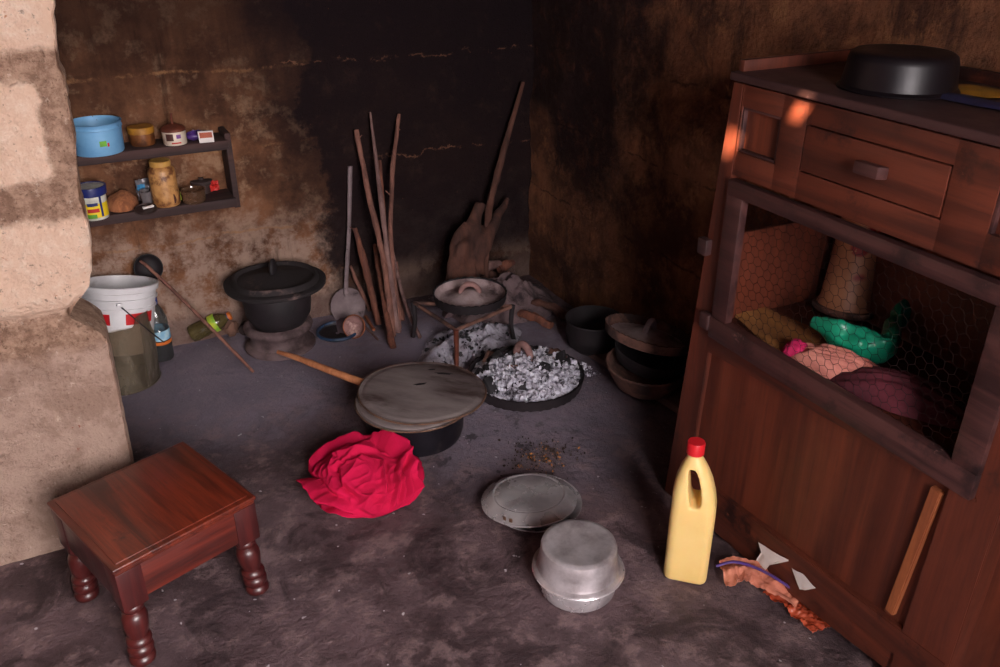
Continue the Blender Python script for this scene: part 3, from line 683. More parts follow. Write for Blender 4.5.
# black charred tip comes from the fire: separate sleeve of colour
# ------------------------------------------------------------------ clay pot on a wheel rim
r = .129; c = base(283, 361, r); c.z = 0; c.x -= .0
t = thing('wheel_rim', 'ashy steel wheel rim used as a stand under the black lidded pot', 'wheel rim', c)
bm = new(); lathe(bm, [(.098, .0), (.126, .0), (.130, .004), (.130, .014), (.124, .020), (.112, .026), (.107, .040), (.107, .062), (.113, .070), (.124, .078), (.127, .088), (.124, .098), (.116, .104), (.104, .106), (.098, .098), (.094, .085), (.092, .02), (.098, 0)], 72)
put('rim_body', bm, 'clay_rim', t)
pc = c+Vector((.006, -.008, .085))
t = thing('cooking_pot', 'black lidded cooking pot standing on the wheel rim', 'pot', pc)
zl = ht(Vector((pc.x, pc.y, 0)), 282)-.085
bm = new(); lathe(bm, [(0, 0), (.06, .002), (.094, .018), (.118, .06), (.124, zl-.055), (.120, zl-.006), (.115, zl-.006), (.112, .07), (.05, .012), (0, .01)], 64); put('pot_body', bm, 'soot', t)
tilt = Euler((math.radians(-1), math.radians(1), 0))
bm = new(); lathe(bm, [(0, zl-.010), (.118, zl-.010), (.168, zl-.016), (.181, zl-.008), (.182, zl+.002), (.172, zl+.008), (.158, zl+.006), (.153, zl+.020), (.147, zl+.025), (.140, zl+.024), (.134, zl+.012), (.10, zl+.017), (.05, zl+.030), (0, zl+.040)], 72, tilt.to_matrix().to_4x4(), lambda rr, z, a: (rr*(1+.008*math.sin(5*a+1)), z+.002*math.sin(3*a)))
lid = put('pot_lid', bm, simple('sooty_ash_lid', (36, 28, 30), (24, 18, 20), 12, .85, 0, .5, 60, stain=(110, 88, 84), sc=9, cover=.64), t)
bm = new(); sheet(bm, 24, 12, lambda u, v: Vector((math.cos(2*PI*u)*math.sin(PI*v)*.013, math.sin(2*PI*u)*math.sin(PI*v)*.030, zl+.056+.034*math.cos(PI*v)-.0)), 0, True)
bmesh.ops.transform(bm, matrix=Matrix.Rotation(-.5, 4, 'Z'), verts=bm.verts); put('lid_knob', bm, 'soot', lid)

# ------------------------------------------------------------------ big metal ladle leaning on the wall
hb_ = BY(348, 306, .05); topp = BY(350, 166, .02); hn = BY(346, 286, .045)
t = thing('serving_paddle', 'long grey metal serving ladle leaning upright against the sooty wall', 'ladle', Vector((hb_.x, hb_.y, 0)))
o_ = Vector((hb_.x, hb_.y, 0)); nrm = Vector((-.15, -1, .25)).normalized(); q = nrm.to_track_quat('Z', 'Y')
bm = new(); lathe(bm, [(0, -.014), (.035, -.011), (.058, -.004), (.070, .004), (.0685, .005), (.057, -.001), (.035, -.008), (0, -.011)], 48, Matrix.Translation(hb_-o_)@q.to_matrix().to_4x4()@Matrix.Diagonal((1.0, 1.08, 1, 1)))
put('paddle_bowl', bm, 'paddle', t)
bm = new(); tube(bm, [hb_-o_+Vector((0, -.004, .045)), hn-o_, hn.lerp(topp, .5)-o_+Vector((.004, 0, 0)), topp-o_], [.011, .009, .008, .0095], 10, .06, 20, 2, 8, .55)
put('handle', bm, 'paddle', t)

# pink bowl and broken blue lid
p = F(356, 337); p.z = .045
t = thing('clay_bowl', 'small pinkish clay bowl tipped on its side by the metal ladle', 'bowl', p, ((Vector((-.62, -.66, .42))).to_track_quat('Z', 'Y')).to_euler())
bm = new(); lathe(bm, [(0, -.022), (.028, -.018), (.040, -.004), (.044, .010), (.0415, .011), (.036, -.002), (.024, -.012), (0, -.015)], 44); put('bowl_body', bm, 'pink_clay', t)
bm = new(); lathe(bm, [(.042, -.002), (.0455, .004), (.0465, .012), (.044, .014), (.042, .012)], 44); put('bowl_rim', bm, 'orange_clay', t)
p = F(338, 334)
t = thing('broken_lid', 'broken sooty blue plastic lid lying flat beside the wheel rim', 'lid', (p.x, p.y, .002), (0, 0, -YAW))
def brk(u, v):
    a = math.radians(105+235*u); j = 1-.12*abs(noise.noise(Vector((u*30, v*9, 0))))*(1 if (u < .05 or u > .95) else 0)
    rr = .078*(.12+.88*v)*j; return Vector((rr*math.cos(a)-.0, rr*math.sin(a), .004+.010*(v > .9)+.002*math.sin(7*u)))
bm = new(); sheet(bm, 60, 16, brk, .003); put('lid_plate', bm, 'soot', t)
bm = new(); tube(bm, [Vector((.078*math.cos(math.radians(105+i*7.8)), .078*math.sin(math.radians(105+i*7.8)), .012)) for i in range(31)], .0065, 8, .15, 40); put('lid_rim', bm, 'blue_plastic', t)

# ------------------------------------------------------------------ sticks
SG = 'dry sticks leaning on the back wall'
def fl(px, py, z=.006): p = F(px, py); p.z = z; return p
def st_(pxs, rads, mat, label, offs, seed, tw=()):
    pts = [fl(*pxs[-1])] ; n = len(pxs)
    for i, (x, y) in enumerate(pxs[:-1][::-1]):
        t_ = (i+1)/(n-1); pts.append(None)
    topP = BY(pxs[0][0], pxs[0][1], offs); b0 = pts[0]
    # middle points lie in the vertical plane sweep from foot to wall
    res = [b0]
    for i in range(n-2, 0, -1):
        x, y = pxs[i]; f = (pxs[-1][1]-y)/(pxs[-1][1]-pxs[0][1])
        yy = b0.y+(topP.y-b0.y)*f; d = ray(x, y); res.append(CAM+d*(yy/d.y))
    res.append(topP)
    return stick('firewood_stick', label, 'stick', res, rads, mat, SG, seed=seed, twigs=[(Vector(res[k])+Vector((0, 0, dz)), Vector(res[k])+Vector((dx, -.004, dz+.02)), .003) for k, dz, dx in tw])
st_([(356, 130), (370, 200), (384, 262), (393, 338)], [.013, .012, .011, .0095], 'stick', 'stick with a blunt top, leftmost of the tall ones on the wall', .03, 1, ((3, -.04, .02),))
st_([(370, 112), (381, 200), (391, 285), (398, 334)], [.0135, .012, .0095, .0045], 'stick2', 'tallest greyish stick with a pointed top, in the middle of the bundle', .03, 2)
st_([(399, 114), (393, 165), (391, 210), (391, 240), (399, 330)], [.010, .009, .0085, .0085, .0065], 'stick', 'long knotty stick, rightmost of the tall ones on the wall', .03, 3, ((3, .05, .018), (4, -.06, -.016), (2, .06, -.018)))
st_([(380, 160), (385, 230), (391, 325)], [.0095, .008, .006], 'stick3', 'thin stick with its top ending halfway between the tall sticks', .05, 4)
st_([(355, 228), (364, 262), (379, 326)], [.013, .014, .008], 'stick3', 'thick reddish short stick standing next to the metal ladle', .06, 5, ((2, -.01, -.022),))
st_([(375, 245), (382, 290), (393, 349)], [.013, .0125, .010], 'stick3', 'thick dark stick whose foot reaches farthest forward', .05, 6)
st_([(350, 266), (358, 284), (370, 312)], [.008, .008, .006], 'stick', 'short thin slanting stick right behind the metal ladle', .05, 7)
st_([(392, 250), (404, 300), (420, 339)], [.008, .008, .006], 'stick2', 'thin stick bending right towards the iron tripod', .04, 8)
st_([(396, 262), (399, 292), (402, 322)], [.012, .012, .009], 'stick', 'short stub of orange-brown wood on the right of the bundle', .06, 9)
stick('twig', 'charred twig lying on the floor beside the tipped clay bowl', 'twig', [fl(362, 325), fl(378, 341)], [.005, .004], 'stick2', None, seed=11)
stick('twig', 'short brown twig end poking out under the clay bowl rim', 'twig', [fl(366, 318), fl(374, 331)], [.007, .006], 'orange_clay', None, seed=12)

# ------------------------------------------------------------------ corner: trunk, pole, logs
def W(px, py, y): d = ray(px, py); return CAM+d*(y/d.y)
o_ = F(462, 300); o_.z = 0
bm = new()
tube(bm, [p-o_ for p in [W(466, 296, 2.86), W(464, 265, 2.90), W(470, 238, 2.94), W(476, 218, 2.97), W(480, 203, 2.99)]], [.062, .056, .042, .026, .020], 14, .45, 14, 1, 8)
tube(bm, [p-o_ for p in [W(470, 270, 2.90), W(482, 240, 2.93), W(496, 219, 2.97), W(503, 208, 3.0), W(508, 198, 3.02)]], [.05, .036, .022, .015, .009], 14, .45, 14, 2, 8)
tube(bm, [p-o_ for p in [W(458, 292, 2.86), W(455, 262, 2.89), W(459, 238, 2.93), W(465, 222, 2.96)]], [.034, .032, .022, .006], 12, .45, 14, 3, 8)
tag(put('tree_stump', bm, 'drift', None, o_, mods=[('REMESH', dict(mode='VOXEL', voxel_size=.005))]), 'forked smoked tree trunk leaning in the dark corner', 'trunk')
stick('long_pole', 'long thin dark pole leaning high into the room corner', 'pole', [W(486, 280, 2.86), W(488, 215, 2.97), W(500, 165, 3.02), W(523, 82, 3.06)], [.009, .016, .014, .008], 'drift', None, seed=5)
def log(px0, px1, r, lab, mat='stick2', z0=.03, z1=.03, seed=1, cat='firewood', name='firewood_log', nz=.2, mid=None):
    a = F(*px0, z0); b = F(*px1, z1)
    pts = [a, a.lerp(b, .5)+(Vector(mid) if mid else Vector((0, 0, 0))), b]
    stick(name, lab, cat, pts, [r*.8, r, r*.7], mat, None, nz, seed, 10, 6)
# ash bank in the corner
def mound(cx, cy, rx, ry, h, seed, n=70, rot=0, rough=.5):
    bm = new()
    def f(u, v):
        x = 2*u-1; y = 2*v-1; d = math.hypot(x, y)
        s = max(abs(x), abs(y)); k = s/d if d > 1e-6 else 1
        X, Y = x*k, y*k; d = math.hypot(X, Y)
        edge_ = 1+.14*noise.noise(Vector((math.atan2(Y, X)*1.5, seed, 0)))
        z = h*max(0, 1-d*d)*(1+rough*noise.fractal(Vector((X*2.5+seed, Y*2.5, 0)), 1, 2, 5))+.003*noise.fractal(Vector((X*12+seed, Y*12, 1)), 1, 2, 3)*(1-d**4)-(.004 if d > .985 else 0)
        px, py = X*rx*edge_, Y*ry*edge_
        return Vector((px*math.cos(rot)-py*math.sin(rot), px*math.sin(rot)+py*math.cos(rot), z))
    sheet(bm, n, n, f, 0); return bm
o = put('ash_heap', mound(0, 0, .24, .19, .11, 3), simple('old_grey_ash', (112, 92, 94), (84, 66, 68), 16, .97, 0, .8, 60, stain=(44, 32, 36), sc=12, cover=.58), None, (1.44, 2.86, 0)); tag(o, 'bank of old grey ash in the room corner', 'ash', kind='stuff')
a = F(473, 274, .12); b = F(500, 263, .14)
stick('firewood_log', 'pale split log lying on top in the corner by the forked trunk', 'firewood', [a, (a+b)/2+Vector((0, 0, .006)), b], [.018, .022, .018], 'stick2', None, .2, 3, 10, 6)
a = F(499, 269, .12); b = F(513, 262, .13)
stick('firewood_log', 'short brown log end just right of the pale split log', 'firewood', [a, (a+b)/2, b], [.018, .02, .014], 'stick3', None, .2, 4, 10, 6)
p = F(488, 290, .02); lump('hearth_stone', 'dark rounded stone under the pale split log', 'stone', (p.x, p.y, 0), (.06, .05, .055), 'drift', 5, .15)
a = F(508, 272, .13); b = F(515, 304, .02)
stick('firewood_log', 'reddish stick standing in the ash behind the iron tripod leg', 'firewood', [a, (a+b)/2+Vector((0, 0, .01)), b], [.013, .012, .014], 'stick3', None, .2, 6, 10, 6)
a = F(514, 312, .02); b = F(551, 326, .015)
stick('firewood_log', 'rough reddish-brown root lying right of the iron tripod', 'firewood', [a, (a+b)/2+Vector((0, -.01, .012)), b], [.013, .018, .016], 'stick3', None, .35, 7, 10, 8)
a = F(532, 302, .05); b = F(578, 319, .015)
stick('firewood_log', 'long gnarled root lying against the foot of the right wall', 'firewood', [a, a.lerp(b, .4)+Vector((0, 0, .012)), a.lerp(b, .7)+Vector((0, 0, -.006)), b], [.014, .016, .02, .015], 'drift', None, .35, 8, 10, 8)

# ------------------------------------------------------------------ tripod and ember lids
def ember_lid(bm, r, rim=.028, dome=.035, flute=36, seed=0):
    def wob(rr, z, a):
        k = rr/r
        if k > .9:
            return rr*(1+.012*abs(math.sin(flute/2*a))), z+(.005*abs(math.sin(flute/2*a)) if z > rim*.4 else -.003*abs(math.sin(flute/2*a)))
        return rr*(1+.012*noise.noise(Vector((math.cos(a)*2, math.sin(a)*2, seed)))), z
    lathe(bm, [(0, -.004), (r*.6, -.006), (r*.86, -.002), (r*.95, .006), (r*1.0, rim), (r*.965, rim+.001), (r*.92, .014), (r*.84, .006), (r*.6, .009), (r*.35, dome*.62), (r*.2, dome*.9), (0, dome)], 108, None, wob)
def loop(bm, r, h, w, rot=0, z=0):
    pts = [Vector((w*math.cos(PI*i/14), 0, z+h*math.sin(PI*i/14))) for i in range(15)]
    tube(bm, [Matrix.Rotation(rot, 3, 'Z')@p for p in pts], r, 12, .1, 30)
A = F(457, 366); A.z = 0; hA = ht(A, 329); B_ = F(511, 341); B_.z = 0; Hc = hA
Ct = F(414, 302, Hc); Cg = Ct.copy(); Cg.z = 0
cen = (A+B_+Cg)/3
t = thing('iron_tripod', 'three-legged iron hearth stand over the ash, holding a clay lid', 'tripod', (cen.x, cen.y, 0))
cc = Vector((cen.x, cen.y, 0))
for P in (A, B_, Cg):
    bm = new(); out = (P-cc).normalized()*.012
    tube(bm, [P-cc+out, P-cc+Vector((0, 0, Hc*.5)), P-cc+Vector((0, 0, Hc))+out*.4], [.0085, .0085, .010], 10, .08, 30, 2, 4); put('leg', bm, 'rust_tin' if P is A else 'soot', t)
lc = F(470, 301, Hc+.012); lcl = Vector((lc.x, lc.y, Hc+.012))
for P, Q in ((A, B_), (B_, Cg), (Cg, A)):
    bm = new(); mid = ((P+Q)/2).lerp(lcl*1, .28); a = P-cc+Vector((0, 0, Hc-.004)); b = Q-cc+Vector((0, 0, Hc-.004)); m = Vector((mid.x, mid.y, 0))-cc+Vector((0, 0, Hc-.004))
    m = (a+b)/2
    tube(bm, [a, m, b], .0075, 10, .08, 30, 3, 4); put('frame_bar', bm, 'clay_brown', t)
r = .138
t = thing('clay_lid', 'scalloped clay lid dusted with pale ash, sitting on the iron tripod', 'lid', lcl, .35)
bm = new(); ember_lid(bm, r, .036, .044, 30); put('lid_plate', bm, 'soot', t)
bm = new(); lathe(bm, [(r*.955, .0335), (r*.925, .018), (r*.84, .0085), (r*.6, .0115), (r*.35, .0275), (r*.2, .040), (0, .044)], 72, None, lambda rr, z, a: (rr, z+.0012+.003*noise.noise(Vector((rr*math.cos(a)*30, rr*math.sin(a)*30, 1)))*(rr < r*.9))); put('ash_coating', bm, 'ash_clay', t)
bm = new(); loop(bm, .010, .036, .034, -.75, .034); put('handle', bm, 'pink_clay', t)

def flakes(bm, n, pos, smin, smax, seed, flat=.5):
    rnd = random.Random(seed)
    for i in range(n):
        p = pos(rnd); s = smin+(smax-smin)*rnd.random()**2
        b = new(); bmesh.ops.create_icosphere(b, subdivisions=1, radius=s)
        e = Euler((rnd.random()*6, rnd.random()*6, rnd.random()*6)).to_matrix().to_4x4()
        sc = Matrix.Diagonal((1, .4+.6*rnd.random(), .25+flat*rnd.random(), 1))
        for v in b.verts: v.co *= .75+.5*rnd.random()
        bmesh.ops.transform(b, matrix=Matrix.Translation(p)@e@sc, verts=b.verts)
        vs = {v: bm.verts.new(v.co) for v in b.verts}
        for f in b.faces: bm.faces.new([vs[v] for v in f.verts])
        b.free()
# ash under the tripod
ac = F(470, 345)
bm = mound(0, 0, .23, .16, .045, 8, 80, .4, .8)
def pos(r_):
    a = r_.random()*6.283; d = r_.random()**.6; X, Y = d*.21*math.cos(a), d*.145*math.sin(a); c_, s_ = math.cos(.4), math.sin(.4)
    return Vector((X*c_-Y*s_, X*s_+Y*c_, .043*(1-d*d)+.003))
flakes(bm, 900, pos, .002, .008, 3)
tag(put('hearth_ash', bm, 'ash', None, (ac.x, ac.y, 0), ang=30), 'heap of fresh pale ash on the floor under the tripod', 'ash', kind='stuff')
bm = new(); flakes(bm, 90, pos, .004, .011, 9)
bmesh.ops.translate(bm, vec=(0, 0, .004), verts=bm.verts)
tag(put('charcoal_crumbs', bm, 'char', None, (ac.x, ac.y, 0), ang=30), 'black charcoal crumbs scattered on the ash under the tripod', 'charcoal', kind='stuff')
# ember dish
r = .2; dc = base(525, 416, r*.97); dc.z = 0
t = thing('ember_lid', 'wide black scalloped lid on the floor heaped with ash and charcoal', 'lid', dc+Vector((0, 0, .010)), 0)
bm = new(); ember_lid(bm, r, .040, .04, 40, 2); put('lid_plate', bm, 'soot', t)
hp = F(528, 363, .07)-dc
bm = new(); loop(bm, .013, .050, .036, -1.35, 0); bmesh.ops.translate(bm, vec=(.02, .055, .072), verts=bm.verts); put('handle', bm, 'pink_clay', t)
def dpos(r_, lim=.93):
    a = r_.random()*6.283; d = r_.random()**.55*lim; return Vector((d*r*math.cos(a), d*r*math.sin(a), .036+.052*(1-d)**.8+.016*noise.noise(Vector((d*math.cos(a)*4, d*math.sin(a)*4, 5)))))
def f(u, v):
    d = v*.93*r; a = 2*PI*u; k = v*.93; return Vector((d*math.cos(a), d*math.sin(a), .028+.052*(1-k)**.8+.014*noise.fractal(Vector((k*math.cos(a)*5, k*math.sin(a)*5, 5)), 1, 2, 4)*(1-k*.5)))
bm = new(); sheet(bm, 90, 30, f, 0, True); sh_ = random.Random(1)
def wpos(r_):
    while True:
        p = dpos(r_)
        if p.x*.3-p.y*.8+.06*noise.noise(p*20) > -.075: return p
flakes(bm, 1500, wpos, .002, .0145, 5, .35)
flakes(bm, 60, lambda r_: Vector((1, -.3, 0))*r*(1.0+.25*r_.random())+Vector((.02*r_.random(), .10*r_.random(), .004)), .002, .007, 6)
tag(put('ember_ash', bm, simple('white_ember_ash', (226, 224, 236), (150, 144, 156), 40, .98, 0, .8, 120, stain=(52, 46, 52), sc=28, cover=.56), None, dc+Vector((0, 0, .012)), ang=30), 'white flaky ash heaped in the black scalloped lid', 'ash', kind='stuff')
rnd = random.Random(4)
CG = 'charcoal lumps in the ember lid'
for i in range(26):
    a = rnd.uniform(-.6, 3.6); d = r*rnd.uniform(.55, .9)
    if i > 18: a = rnd.random()*6.28; d = r*rnd.uniform(.2, .7)
    b = new(); L = rnd.uniform(.014, .034); box(b, (-L, -L*.5, -L*.35), (L, L*.5, L*.35), L*.12)
    for v in b.verts: v.co *= 1+.25*noise.noise(v.co*60+Vector((i, 0, 0)))
    k = d/r
    o = put('charcoal', b, 'char' if rnd.random() < .8 else 'clay_brown', None, dc+Vector((d*math.cos(a), d*math.sin(a), .012+.034+.052*(1-k)**.8)), (rnd.uniform(-.4, .4), rnd.uniform(-.4, .4), rnd.random()*6))
    tag(o, 'lump of charcoal among the white ash of the black lid', 'charcoal', CG)

# ------------------------------------------------------------------ big pot with two flat lids and a spoon
r = .152; c = base(417, 461, r); c.z = 0
hp = ht(c, 399)
t = thing('wide_pot', 'wide sooty black pot beside the red cloth, under two flat lids', 'pot', c)
bm = new(); lathe(bm, [(0, 0), (r*.88, 0), (r*.96, .008), (r, .03), (r*1.0, hp*.9), (r*1.02, hp-.012), (r*1.07, hp-.006), (r*1.07, hp-.003), (r*1.0, hp-.004), (r*.96, hp*.9), (r*.95, .02), (0, .012)], 80); put('pot_body', bm, 'sootmetal', t)
def disc_lid(bm, rr, z, seed, amp=.004, n=96):
    def wob(q, zz, a): k = q/rr; return q*(1+.006*math.sin(3*a+seed)), zz+amp*k*k*noise.noise(Vector((math.cos(a)*1.3, math.sin(a)*1.3, seed)))*1.5
    lathe(bm, [(0, z-.002), (rr*.9, z-.003), (rr*.985, z-.001), (rr, z+.001), (rr*.99, z+.004), (rr*.93, z+.0025), (rr*.91, z+.005), (rr*.85, z+.006), (0, z+.007)], n, None, wob)
p2 = F(414, 401, hp+.004)
t = thing('flat_lid', 'lower of the two flat metal lids on the wide black pot', 'lid', (p2.x, p2.y, hp), (0, 0, .4))
bm = new(); disc_lid(bm, .180, .006, 2); put('lid_plate', bm, 'lid_metal', t)
bm = new(); lathe(bm, [(.1795, .006), (.182, .008), (.1795, .011), (.176, .009)], 80, None, lambda q, z, a: (q*(1+.006*math.sin(3*a+2)), z)); put('lid_rim', bm, 'rust', t)
p1 = F(422, 391, hp+.03)
t = thing('flat_lid', 'upper of the two flat metal lids, tilted over the wooden spoon handle', 'lid', (p1.x, p1.y, hp+.024), (math.radians(1.5), math.radians(2.5), .9))
bm = new(); disc_lid(bm, .196, .004, 5, .005); put('lid_plate', bm, 'lid_metal', t)
bm = new(); lathe(bm, [(.1955, .003), (.1985, .005), (.1955, .009), (.191, .0065)], 80, None, lambda q, z, a: (q*(1+.006*math.sin(3*a+5)), z+.0075*noise.noise(Vector((math.cos(a)*1.3, math.sin(a)*1.3, 5))))); put('lid_rim', bm, 'rust', t)
for k_, (px, py, sx, sy, ro) in enumerate(((420, 384, .018, .005, .3), (444, 372, .026, .006, -.15), (432, 368, .012, .004, .2))):
    q_ = F(px, py, hp+.035); bm = new(); sheet(bm, 20, 4, lambda u, v: Vector((sx*v*math.cos(2*PI*u)*(1+.3*math.sin(5*u*6.28)), sy*v*math.sin(2*PI*u), .0)), .0006, True)
    o = put('burn_mark', bm, 'soot', t); M_ = Matrix.LocRotScale(t.location, t.rotation_euler, None).inverted()
    lp = M_@Vector((q_.x, q_.y, hp+.035)); o.location = (lp.x, lp.y, .0115); o.rotation_euler = (0, 0, ro-1.3)
e0 = F(372, 386, hp+.018); e1 = F(278, 352, hp+.024)
stick('wooden_spoon', 'pale wooden spoon handle sticking out between the flat pot lids', 'spoon', [e1, e1.lerp(e0, .25)+Vector((0, 0, .004)), e1.lerp(e0, .6), e0], [.0065, .010, .0125, .013], 'handlewood', None, .06, 3, 12, 8)

# ------------------------------------------------------------------ red cloth
c = F(366, 490); c.z = 0
rnd = random.Random(21)
CR = []
def zc(p): return Vector(((p[0]-430)/395, (330-p[1])/305))
for P, w_, am in ((((430, 172), (250, 200), (92, 292)), .085, .30), (((92, 300), (220, 450), (400, 560)), .075, .30), (((400, 560), (480, 610), (560, 640)), .06, .15),
    (((430, 172), (560, 262), (625, 345)), .06, .30), (((455, 205), (500, 265), (555, 302)), .06, -.42), (((555, 285), (520, 400), (625, 575)), .055, .26), (((560, 300), (600, 430), (650, 560)), .05, .22),
    (((585, 290), (700, 380), (690, 530)), .05, .26), (((540, 310), (545, 420), (590, 540)), .04, -.22), (((575, 300), (640, 430), (672, 560)), .035, -.20), (((600, 140), (730, 230), (805, 370)), .09, .24),
    (((610, 175), (700, 320), (690, 415)), .05, -.30), (((270, 150), (430, 62), (600, 105)), .13, .42), (((262, 180), (420, 152), (620, 128)), .045, -.42), (((400, 110), (430, 140), (520, 135)), .05, .2),
    (((300, 120), (340, 150), (380, 160)), .05, -.2), (((800, 370), (720, 430), (670, 520)), .04, .18), (((815, 430), (740, 500), (680, 540)), .035, -.18), (((60, 300), (70, 420), (200, 520)), .06, -.14),
    (((110, 500), (300, 560), (480, 612)), .05, .24), (((70, 470), (280, 520), (420, 570)), .04, -.22), (((330, 360), (360, 430), (430, 520)), .05, -.14), (((300, 300), (420, 290), (530, 292)), .04, .12),
    (((330, 370), (370, 310), (460, 300)), .035, -.12), (((130, 330), (240, 380), (330, 500)), .04, .08), (((640, 130), (660, 200), (760, 240)), .04, .12), (((480, 330), (500, 420), (520, 470)), .035, .13)):
    P0, P1, P2 = map(zc, P); CR.append([(P0*(1-t_)**2+P1*2*t_*(1-t_)+P2*t_*t_) for t_ in (0, .2, .4, .6, .8, 1)]+[w_, am])
for i in range(14):
    a = rnd.random()*2*PI; r0 = rnd.uniform(.2, .8); p0 = Vector((math.cos(a)*r0, math.sin(a)*r0)); d_ = Vector((rnd.gauss(0, .3), rnd.gauss(0, .3)))
    CR.append([p0+d_*t_ for t_ in (0, .2, .4, .6, .8, 1)]+[rnd.uniform(.02, .04), rnd.uniform(-.08, .09)])
def crease(x, y):
    p = Vector((x, y)); h = 0
    for cr in CR:
        best = 9; sgn = 1; tt = 0
        for k in range(5):
            A_, B_ = cr[k], cr[k+1]; d = B_-A_; l2 = d.length_squared
            t_ = max(0, min(1, (p-A_).dot(d)/l2)); q = p-(A_+d*t_); dd = q.length
            if dd < best: best = dd; sgn = 1 if d.x*q.y-d.y*q.x > 0 else -1; tt = (k+t_)/5
        w_, am = cr[6]*.78, cr[7]; sd = best*sgn/w_
        prof = math.exp(-abs(sd)*1.3) if sd < 0 else math.exp(-(sd*1.1)**2)*(1)-.35*math.exp(-((sd-1.8)/.7)**2)
        h += am*prof*min(1, 4*tt+.25)*min(1, 3.2*(1-tt)+.1)
    return h
def cloth(u, v):
    th = 2*PI*u; ph = v*2.05; 
    x, y = math.cos(th)*v, math.sin(th)*v
    wx = x+.07*noise.noise(Vector((x*3, y*3, 4))); wy = y+.07*noise.noise(Vector((x*3, y*3, 9)))
    out = 1+.08*noise.noise(Vector((math.cos(th)*1.4, math.sin(th)*1.4, 3)))+.035*noise.noise(Vector((math.cos(th)*4, math.sin(th)*4, 3)))
    R_, H_ = .160*out, .112
    edge_ = max(0, min(1, (v-.62)/.3)); rd_ = 1-2.2*abs(noise.noise(Vector((wx*3.2+.8*wy, wy*2.4-wx, 5)))); r2_ = 1-2.2*abs(noise.noise(Vector((wx*7-3*wy, wy*5+2*wx, 8))))
    hf = crease(wx, wy)+(.08*max(0, rd_)**3+.035*max(0, r2_)**3)*(1-edge_)-.03+.05*noise.noise(Vector((x*4, y*4, 2)))+.014*noise.noise(Vector((x*14, y*14, 2)))
    nr = Vector((math.cos(th)*math.sin(ph)*R_, math.sin(th)*math.sin(ph)*R_*.86, .030+H_*.62*math.cos(ph) if ph < PI/2 else .030+.062*math.cos(ph)))
    nr.z += .016*math.exp(-((x+.05)**2+(y-.12)**2)/.14)+.018*math.exp(-((x-.0)**2+(y-.55)**2)/.10)-.010*math.exp(-((x-.25)**2+(y-.1)**2)/.03)
    k = .118*hf*(1-.72*edge_); nn = Vector((math.cos(th)*math.sin(ph), math.sin(th)*math.sin(ph), math.cos(ph)+.15)).normalized()
    q = nr+nn*k*(1 if v < .8 else 1-(v-.8)*3)
    q.z = max(q.z, .0015+.002*(1+math.sin(30*th))*(v < .97)); return q
bm = new(); sheet(bm, 260, 130, cloth, 0, True)
rc_ = put('red_cloth', bm, 'red_cloth', None, c, (0, 0, -YAW), ang=180); tag(rc_, 'crumpled crimson cloth bundle on the floor in front of the wide black pot', 'cloth')

# ------------------------------------------------------------------ seeds on the floor
sc_ = F(540, 456)
rnd = random.Random(8); bm = new()
def gp(r_): return Vector((r_.gauss(0, .055), r_.gauss(0, .05), .003))
flakes(bm, 230, gp, .0022, .0055, 12); tag(put('scattered_seeds', bm, 'seed', None, (sc_.x, sc_.y, 0), ang=30), 'dark charred seeds scattered on the floor below the ember lid', 'seeds', kind='stuff')
bm = new(); flakes(bm, 70, lambda r_: gp(r_)*.7+Vector((.01, -.02, .001)), .002, .005, 13); tag(put('scattered_husks', bm, 'husk', None, (sc_.x, sc_.y, 0), ang=30), 'orange-brown husks scattered among the dark seeds', 'husks', kind='stuff')

# ------------------------------------------------------------------ aluminium dish with lid
r = .124; c = base(534.5, 531, r*.64); c.z = 0
t = thing('aluminium_dish', 'shallow aluminium dish under its dented lid, behind the stacked pots', 'dish', c)
bm = new(); lathe(bm, [(0, 0), (r*.55, 0), (r*.66, .004), (r*.86, .022), (r*.98, .034), (r*1.03, .036), (r*1.03, .038), (r*.97, .037), (r*.84, .026), (r*.6, .007), (0, .004)], 80); put('dish_body', bm, 'alu', t)
pl = F(529, 501, .038)
t = thing('dish_lid', 'dented round aluminium lid with a flat top covering the shallow dish', 'lid', (pl.x, pl.y, .041), (Matrix.Rotation(-YAW, 3, 'Z')@Matrix.Rotation(math.radians(-5), 3, 'X')@Matrix.Rotation(math.radians(-2), 3, 'Y')).to_euler())
def dent(q, z, a): return q*(1+.010*math.sin(2*a+.5)+.006*noise.noise(Vector((math.cos(a)*3, math.sin(a)*3, 2)))), z+.002*noise.noise(Vector((q*math.cos(a)*30, q*math.sin(a)*30, 0)))
bm = new(); lathe(bm, [(r*1.03, .0), (r*1.055, .001), (r*1.05, .005), (r*.99, .008), (r*.84, .021), (r*.79, .0235), (r*.75, .0215), (r*.72, .0235), (r*.4, .025), (0, .0255)], 96, None, dent); bmesh.ops.solidify(bm, geom=bm.faces[:], thickness=.0012); put('lid_shell', bm, 'alu', t)
bm = new()
for a in (-2.15, -2.0):
    box(bm, (-.004, -.001, -.008), (.004, .001, .006), .0005, Matrix.Rotation(a, 4, 'Z')@Matrix.Translation((r*.985, 0, .012))@Matrix.Rotation(PI/2, 4, 'Z'))
put('rust_spot', bm, 'rust', t)

